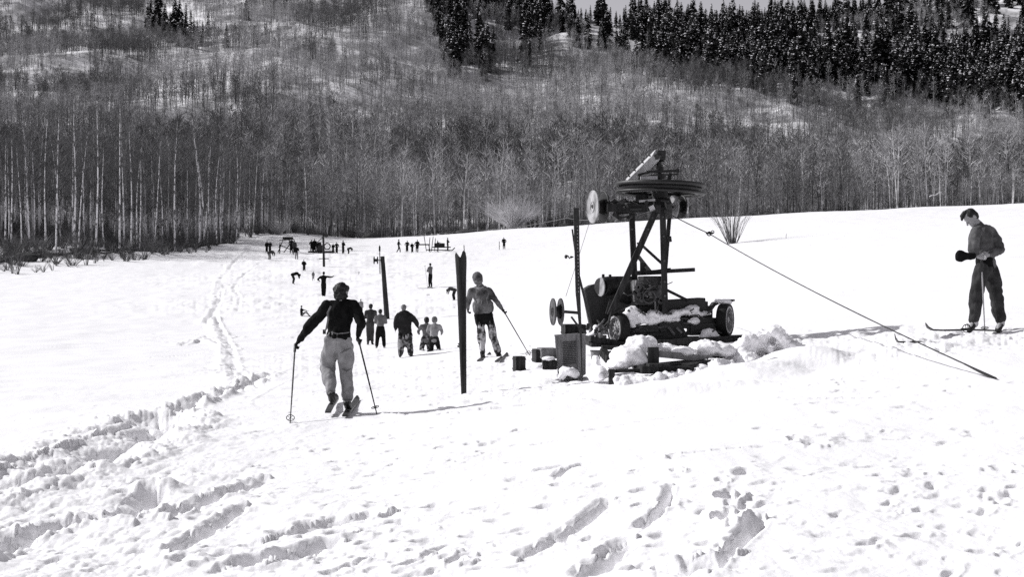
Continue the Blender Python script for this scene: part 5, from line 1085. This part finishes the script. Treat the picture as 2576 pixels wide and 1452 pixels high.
blob('snow_heap', [(Pf(1110, 1330, .7), (mf(120), .5, mf(70))), (Pf(1230, 1270, 1.5), (mf(110), .6, mf(90))), (Pf(1310, 1225, 2.0), (mf(100), .6, mf(110))), (Pf(1350, 1190, 2.2), (mf(70), .5, mf(70))), (Pf(1430, 1210, 2.3), (mf(90), .6, mf(90))), (Pf(1440, 1165, 2.4), (mf(50), .4, mf(46))), (Pf(1530, 1250, 2.2), (mf(90), .6, mf(70))), (Pf(1350, 1310, 1.3), (mf(160), .5, mf(60)))] + clods([((1180, 1250), (1300, 1150)), ((1300, 1140), (1430, 1115)), ((1430, 1130), (1580, 1230)), ((1200, 1310), (1500, 1290)), ((1300, 1200), (1450, 1190))], 230, .03, .11, YF + 1.6), 'large rough bank of shovelled snow right of the platform', None, 14, amp=.07, vox=.03)
# clutter between crate and truck
jk = thing('scrap_pile', P(430, 1130, -.3), 'jumble of snowy scrap iron and tins left of the front wheel', 'scrap')
mb = MB(); random.seed(5)
for k in range(16): c = P(random.uniform(365, 480), random.uniform(1075, 1160), random.uniform(-.7, -.3)); mb.box(c, (random.uniform(.04, .16), random.uniform(.04, .12), random.uniform(.03, .1)), random.uniform(0, 3))
for k in range(6): c = P(random.uniform(365, 470), random.uniform(1080, 1150), random.uniform(-.7, -.3)); mb.tube([c, c + Vector((random.uniform(-.15, .15), .1, random.uniform(.0, .18)))], .02, 7)
mb.build('scrap', M['engine'], jk); mb = MB(); mb.tube([P(480, 1040, -.4), P(390, 1150, -.5)], .02, 8); mb.tube([P(495, 965, -.45), P(470, 1080, -.5)], .02, 8); mb.tube([P(640, 930, -.5), P(480, 1010, -.45)], .02, 8); mb.build('lever', M['iron'], jk)
blob('snow_patch', [(P(385, 1120, -.55), (m(24), .1, m(14))), (P(405, 1090, -.5), (m(20), .1, m(26)))], '', jk, 9, amp=.015)
tin = thing('metal_bucket', P(398, 1232, -1.0), 'pale metal bucket topped with snow right of the tall crate', 'bucket'); mb = MB(); mb.tube([P(398, 1270, -1.0), P(398, 1210, -1.0)], [m(20), m(26)], 18); mb.build('pail', M['timber'], tin, smooth=True); mb = MB(); mb.torus(P(398, 1212, -1.0), (0, 0, 1), m(26), .008, 24, 8); mb.build('rim', M['iron_worn'], tin)
# drilled steel upright with its pulley
YS = gY(1463, 965) - YM
up_ = thing('drilled_upright', P(325, 1400, YS), 'tall drilled steel post left of the truck with a grooved pulley on its arm', 'steel post')
def ss(cx): return cx
def Q(cx, cy, dy=0): return P(cx, cy, YS + dy)
f2 = (YM + YS) / YM; mm = lambda c: m(c) * f2
mb = MB(); a, b, c3, d3 = Q(290, 398), Q(300, 880), Q(318, 1150), Q(324, 1410)
mb.beam(a, b, mm(31), .06, up=(0, 1, 0), w2=mm(27), h2=.06); mb.beam(b, c3, mm(27), .055, up=(0, 1, 0), w2=mm(10), h2=.03); mb.beam(c3, d3, mm(10), .03, up=(0, 1, 0), w2=mm(6), h2=.03); mb.build('post', M['iron'], up_)
mb = MB()
for k in range(19): t = .22 + .77 * k / 18; c = a.lerp(b, t) if t < 1 else b; mb.ring(c + Vector((.01, -.033, 0)), (0, 1, 0), 0, mm(2.8), .004, 10)
mb.build('bolt_hole', M['pale'], up_)
mb = MB(); mb.beam(Q(268, 520, .15), Q(300, 760, .1), mm(9), .03, up=(0, 1, 0)); mb.beam(Q(300, 760, .1), Q(382, 1095, .25), mm(13), .03, up=(0, 1, 0)); mb.build('brace', M['iron'], up_)
mb = MB(); mb.tube([Q(225, 990, -.05), Q(300, 996)], mm(9), 12); mb.beam(Q(262, 1018), Q(312, 1085), mm(12), .03, up=(0, 1, 0)); mb.beam(Q(312, 1085), Q(345, 1110), mm(14), .05, up=(0, 1, 0)); mb.build('pulley_arm', M['iron'], up_)
spool(Q(180, 990, -.08), (1, .18, 0), mm(74), mm(44), ('iron_worn', 'iron_worn'), 'pulley', up_, .4)
mb = MB(); mb.tube([Q(275, 678), Q(262, 676), Q(252, 686), Q(244, 672), Q(232, 668)], mm(4), 8); mb.ell(Q(232, 676), (mm(9), .02, mm(12)), 10, 8); mb.ell(Q(262, 678), (mm(8), .02, mm(7)), 10, 8); mb.build('hook', M['iron'], up_)
mb = MB(); mb.tube([Q(440, 1205), Q(368, 1412)], mm(2.5), 7); tag(mb.build('thin_rod', M['iron'], org=Q(368, 1412)), 'thin iron rod leaning in the snow between crate and platform', 'rod')
# crates and boxes
YK = gY(1430, 960); 
def K(cx, cy, dy=0): return W(1321.2 + cx * KM, 347.3 + cy * KM, YK + dy)
mk = lambda c: c * KM / F * YK
cr_ = thing('slatted_crate', K(262, 1375, 0), 'upright grey wooden crate with a louvred panel, left of the drilled steel post', 'crate')
mb = MB(); mb.poly([K(168, 1128), K(298, 1118), K(302, 1376), K(188, 1380)], (.10, .5, 0)); mb.build('crate_body', M['timber'], cr_, bevel=.008)
mb = MB(); mb.poly([K(302, 1120, .012), K(345, 1118, .10), K(345, 1345, .10), K(303, 1376, .012)], (.02, .42, 0)); mb.build('crate_side', M['timber'], cr_, bevel=.004)
mb = MB()
for k in range(13): y_ = 1165 + k * 10.2; mb.beam(K(212 + k * .4, y_, -.006), K(290, y_ - 5, -.006), .012, mk(4))
mb.build('louvre', M['char'], cr_)
mb = MB(); mb.beam(K(166, 1126, -.008), K(302, 1116, -.008), .02, mk(10)); mb.beam(K(300, 1120, -.008), K(304, 1376, -.008), .02, mk(9), up=(0, 1, 0)); mb.beam(K(172, 1130, -.008), K(192, 1380, -.008), .02, mk(9), up=(0, 1, 0)); mb.build('crate_batten', M['timber'], cr_)
blob('snow_heap', [(K(240, 1330, -.15), (mk(46), .12, mk(26))), (K(275, 1345, -.12), (mk(30), .12, mk(24))), (K(205, 1355, -.1), (mk(30), .12, mk(20)))], 'crumbly snow clods piled against the foot of the louvred crate', None, 11, amp=.03, vox=.02)
def bx_(name, c, sz, rz, label, mat, lidmat=None, cat='box'):
    o_ = thing(name, c - Vector((0, 0, sz[2] / 2)), label, cat); mb = MB(); mb.box(c, sz, rz); mb.build('box_body', M[mat], o_, bevel=.008)
    mb = MB()
    for dz in (-.32, .32): mb.box(c + Vector((0, 0, sz[2] * dz)), (sz[0] + .012, sz[1] + .012, sz[2] * .1), rz)
    mb.build('batten', M[lidmat or mat], o_)
bx_('wooden_box', K(275, 1090, .55), (mk(125), .35, mk(60)), .15, 'dark wooden box lying behind the top of the louvred crate', 'timber_d')
bx_('wooden_box', K(125, 1225, .25), (mk(95), .3, mk(60)), .2, 'weathered box left of the louvred crate, half in snow', 'timber')
bx_('wooden_box', K(68, 1240, .3), (mk(38), .3, mk(76)), .2, 'small dark upright box at left of the weathered box', 'timber_d')
bx_('wooden_box', K(138, 1292, .0), (mk(80), .22, mk(52)), .05, 'dark low box with snow on top, in front of the weathered box', 'timber_d')
blob('snow_cap', [(K(135, 1258, .0), (mk(44), .12, mk(16))), (K(75, 1305, -.1), (mk(30), .12, mk(18)))], 'small cap of snow on the low dark box', None, 12, amp=.012, vox=.02)
pB = G(1306, 935); bx_('wooden_box', pB + Vector((0, .1, .12)), (.17, .2, .26), .3, 'small dark box leaning in snow, leftmost of the boxes', 'timber_d')
mb = MB(); mb.beam(W(1295, 957, pB.y - .8), W(1328, 942, pB.y - .7), .10, .02); tag(mb.build('board_scrap', M['timber_d'], org=W(1295, 957, pB.y - .8)), 'narrow dark board scrap on the snow in front of the leftmost small box', 'board')
p = G(2036, 905); mb = MB(); mb.beam(p + Vector((-.02, .1, .08)), p + Vector((.05, -.03, -.02)), .07, .03); mb.beam(p + Vector((-.02, .1, .08)), p + Vector((-.06, .1, .12)), .03, .02); tag(mb.build('board_end', M['iron'], org=p), 'dark end of a board sticking out of the snow bank right of the platform', 'board')
# ---------------------------------------------------------------- ropes
def rope(pts, r, label, mat='rope', sag=0, name='cable'):
    P_ = []
    for a, b in zip(pts[:-1], pts[1:]):
        for k in range(12): t = k / 12; q = a.lerp(b, t); q.z -= sag * 4 * t * (1 - t) * (a - b).length; P_.append(q)
    P_.append(pts[-1]); mb = MB(); mb.tube(P_, r, 6); return tag(mb.build(name, M[mat], org=pts[0], smooth=True), label, 'cable')
anch = G(2506, 957) + Vector((0, 0, .07)); knot = W(1321.2 + 1048 * KM, 347.3 + 545 * KM, YM - .3)
rope([P(835, 440, .0), knot, anch + Vector((0, 0, -.05))], .009, 'dark guy cable running from the tower down into the snow at right', sag=.008, name='guy_cable')
mb = MB(); mb.tube([knot.lerp(anch, .93) + Vector((0, 0, -.0465 - .008 * 4 * .93 * .07 * (knot - anch).length)), anch + Vector((.06, 0, -.1))], [.010, .020], 8); tag(mb.build('anchor_rod', M['iron'], org=anch), 'dark iron rod where the guy cable enters the snow', 'anchor')
mb = MB(); mb.torus(knot, (0, 1, .3), .035, .010, 18, 8); mb.tube([knot - Vector((.06, 0, -.01)), knot + Vector((.07, 0, .01))], .016, 8); mb.torus(knot + Vector((.06, 0, .03)), (.4, 1, 0), .025, .008, 14, 6)
tag(mb.build('cable_clamp', M['iron'], org=knot), 'knotted clamp on the guy cable left of the lone bush', 'clamp')
far_l = W(813, 596, gY(815, 672))
rope([P(478, 455, .3), P(240, 455, 14), W(1200, 578, 60), far_l], .006, 'pale haul rope running from the wheel back to the far left mast', 'rope_pale', .004, 'haul_rope')
rope([P(362, 492, -.1), P(316, 640, .1), P(232, 900, YS)], .004, 'thin cord hanging from the side pulley down to the lower pulley', 'rope_pale', 0, 'cord')
rope([P(520, 455, -.3), P(740, 410, -.7)], .008, 'short pale rope slung under the big wheel', 'rope_pale', .02, 'sling_rope')
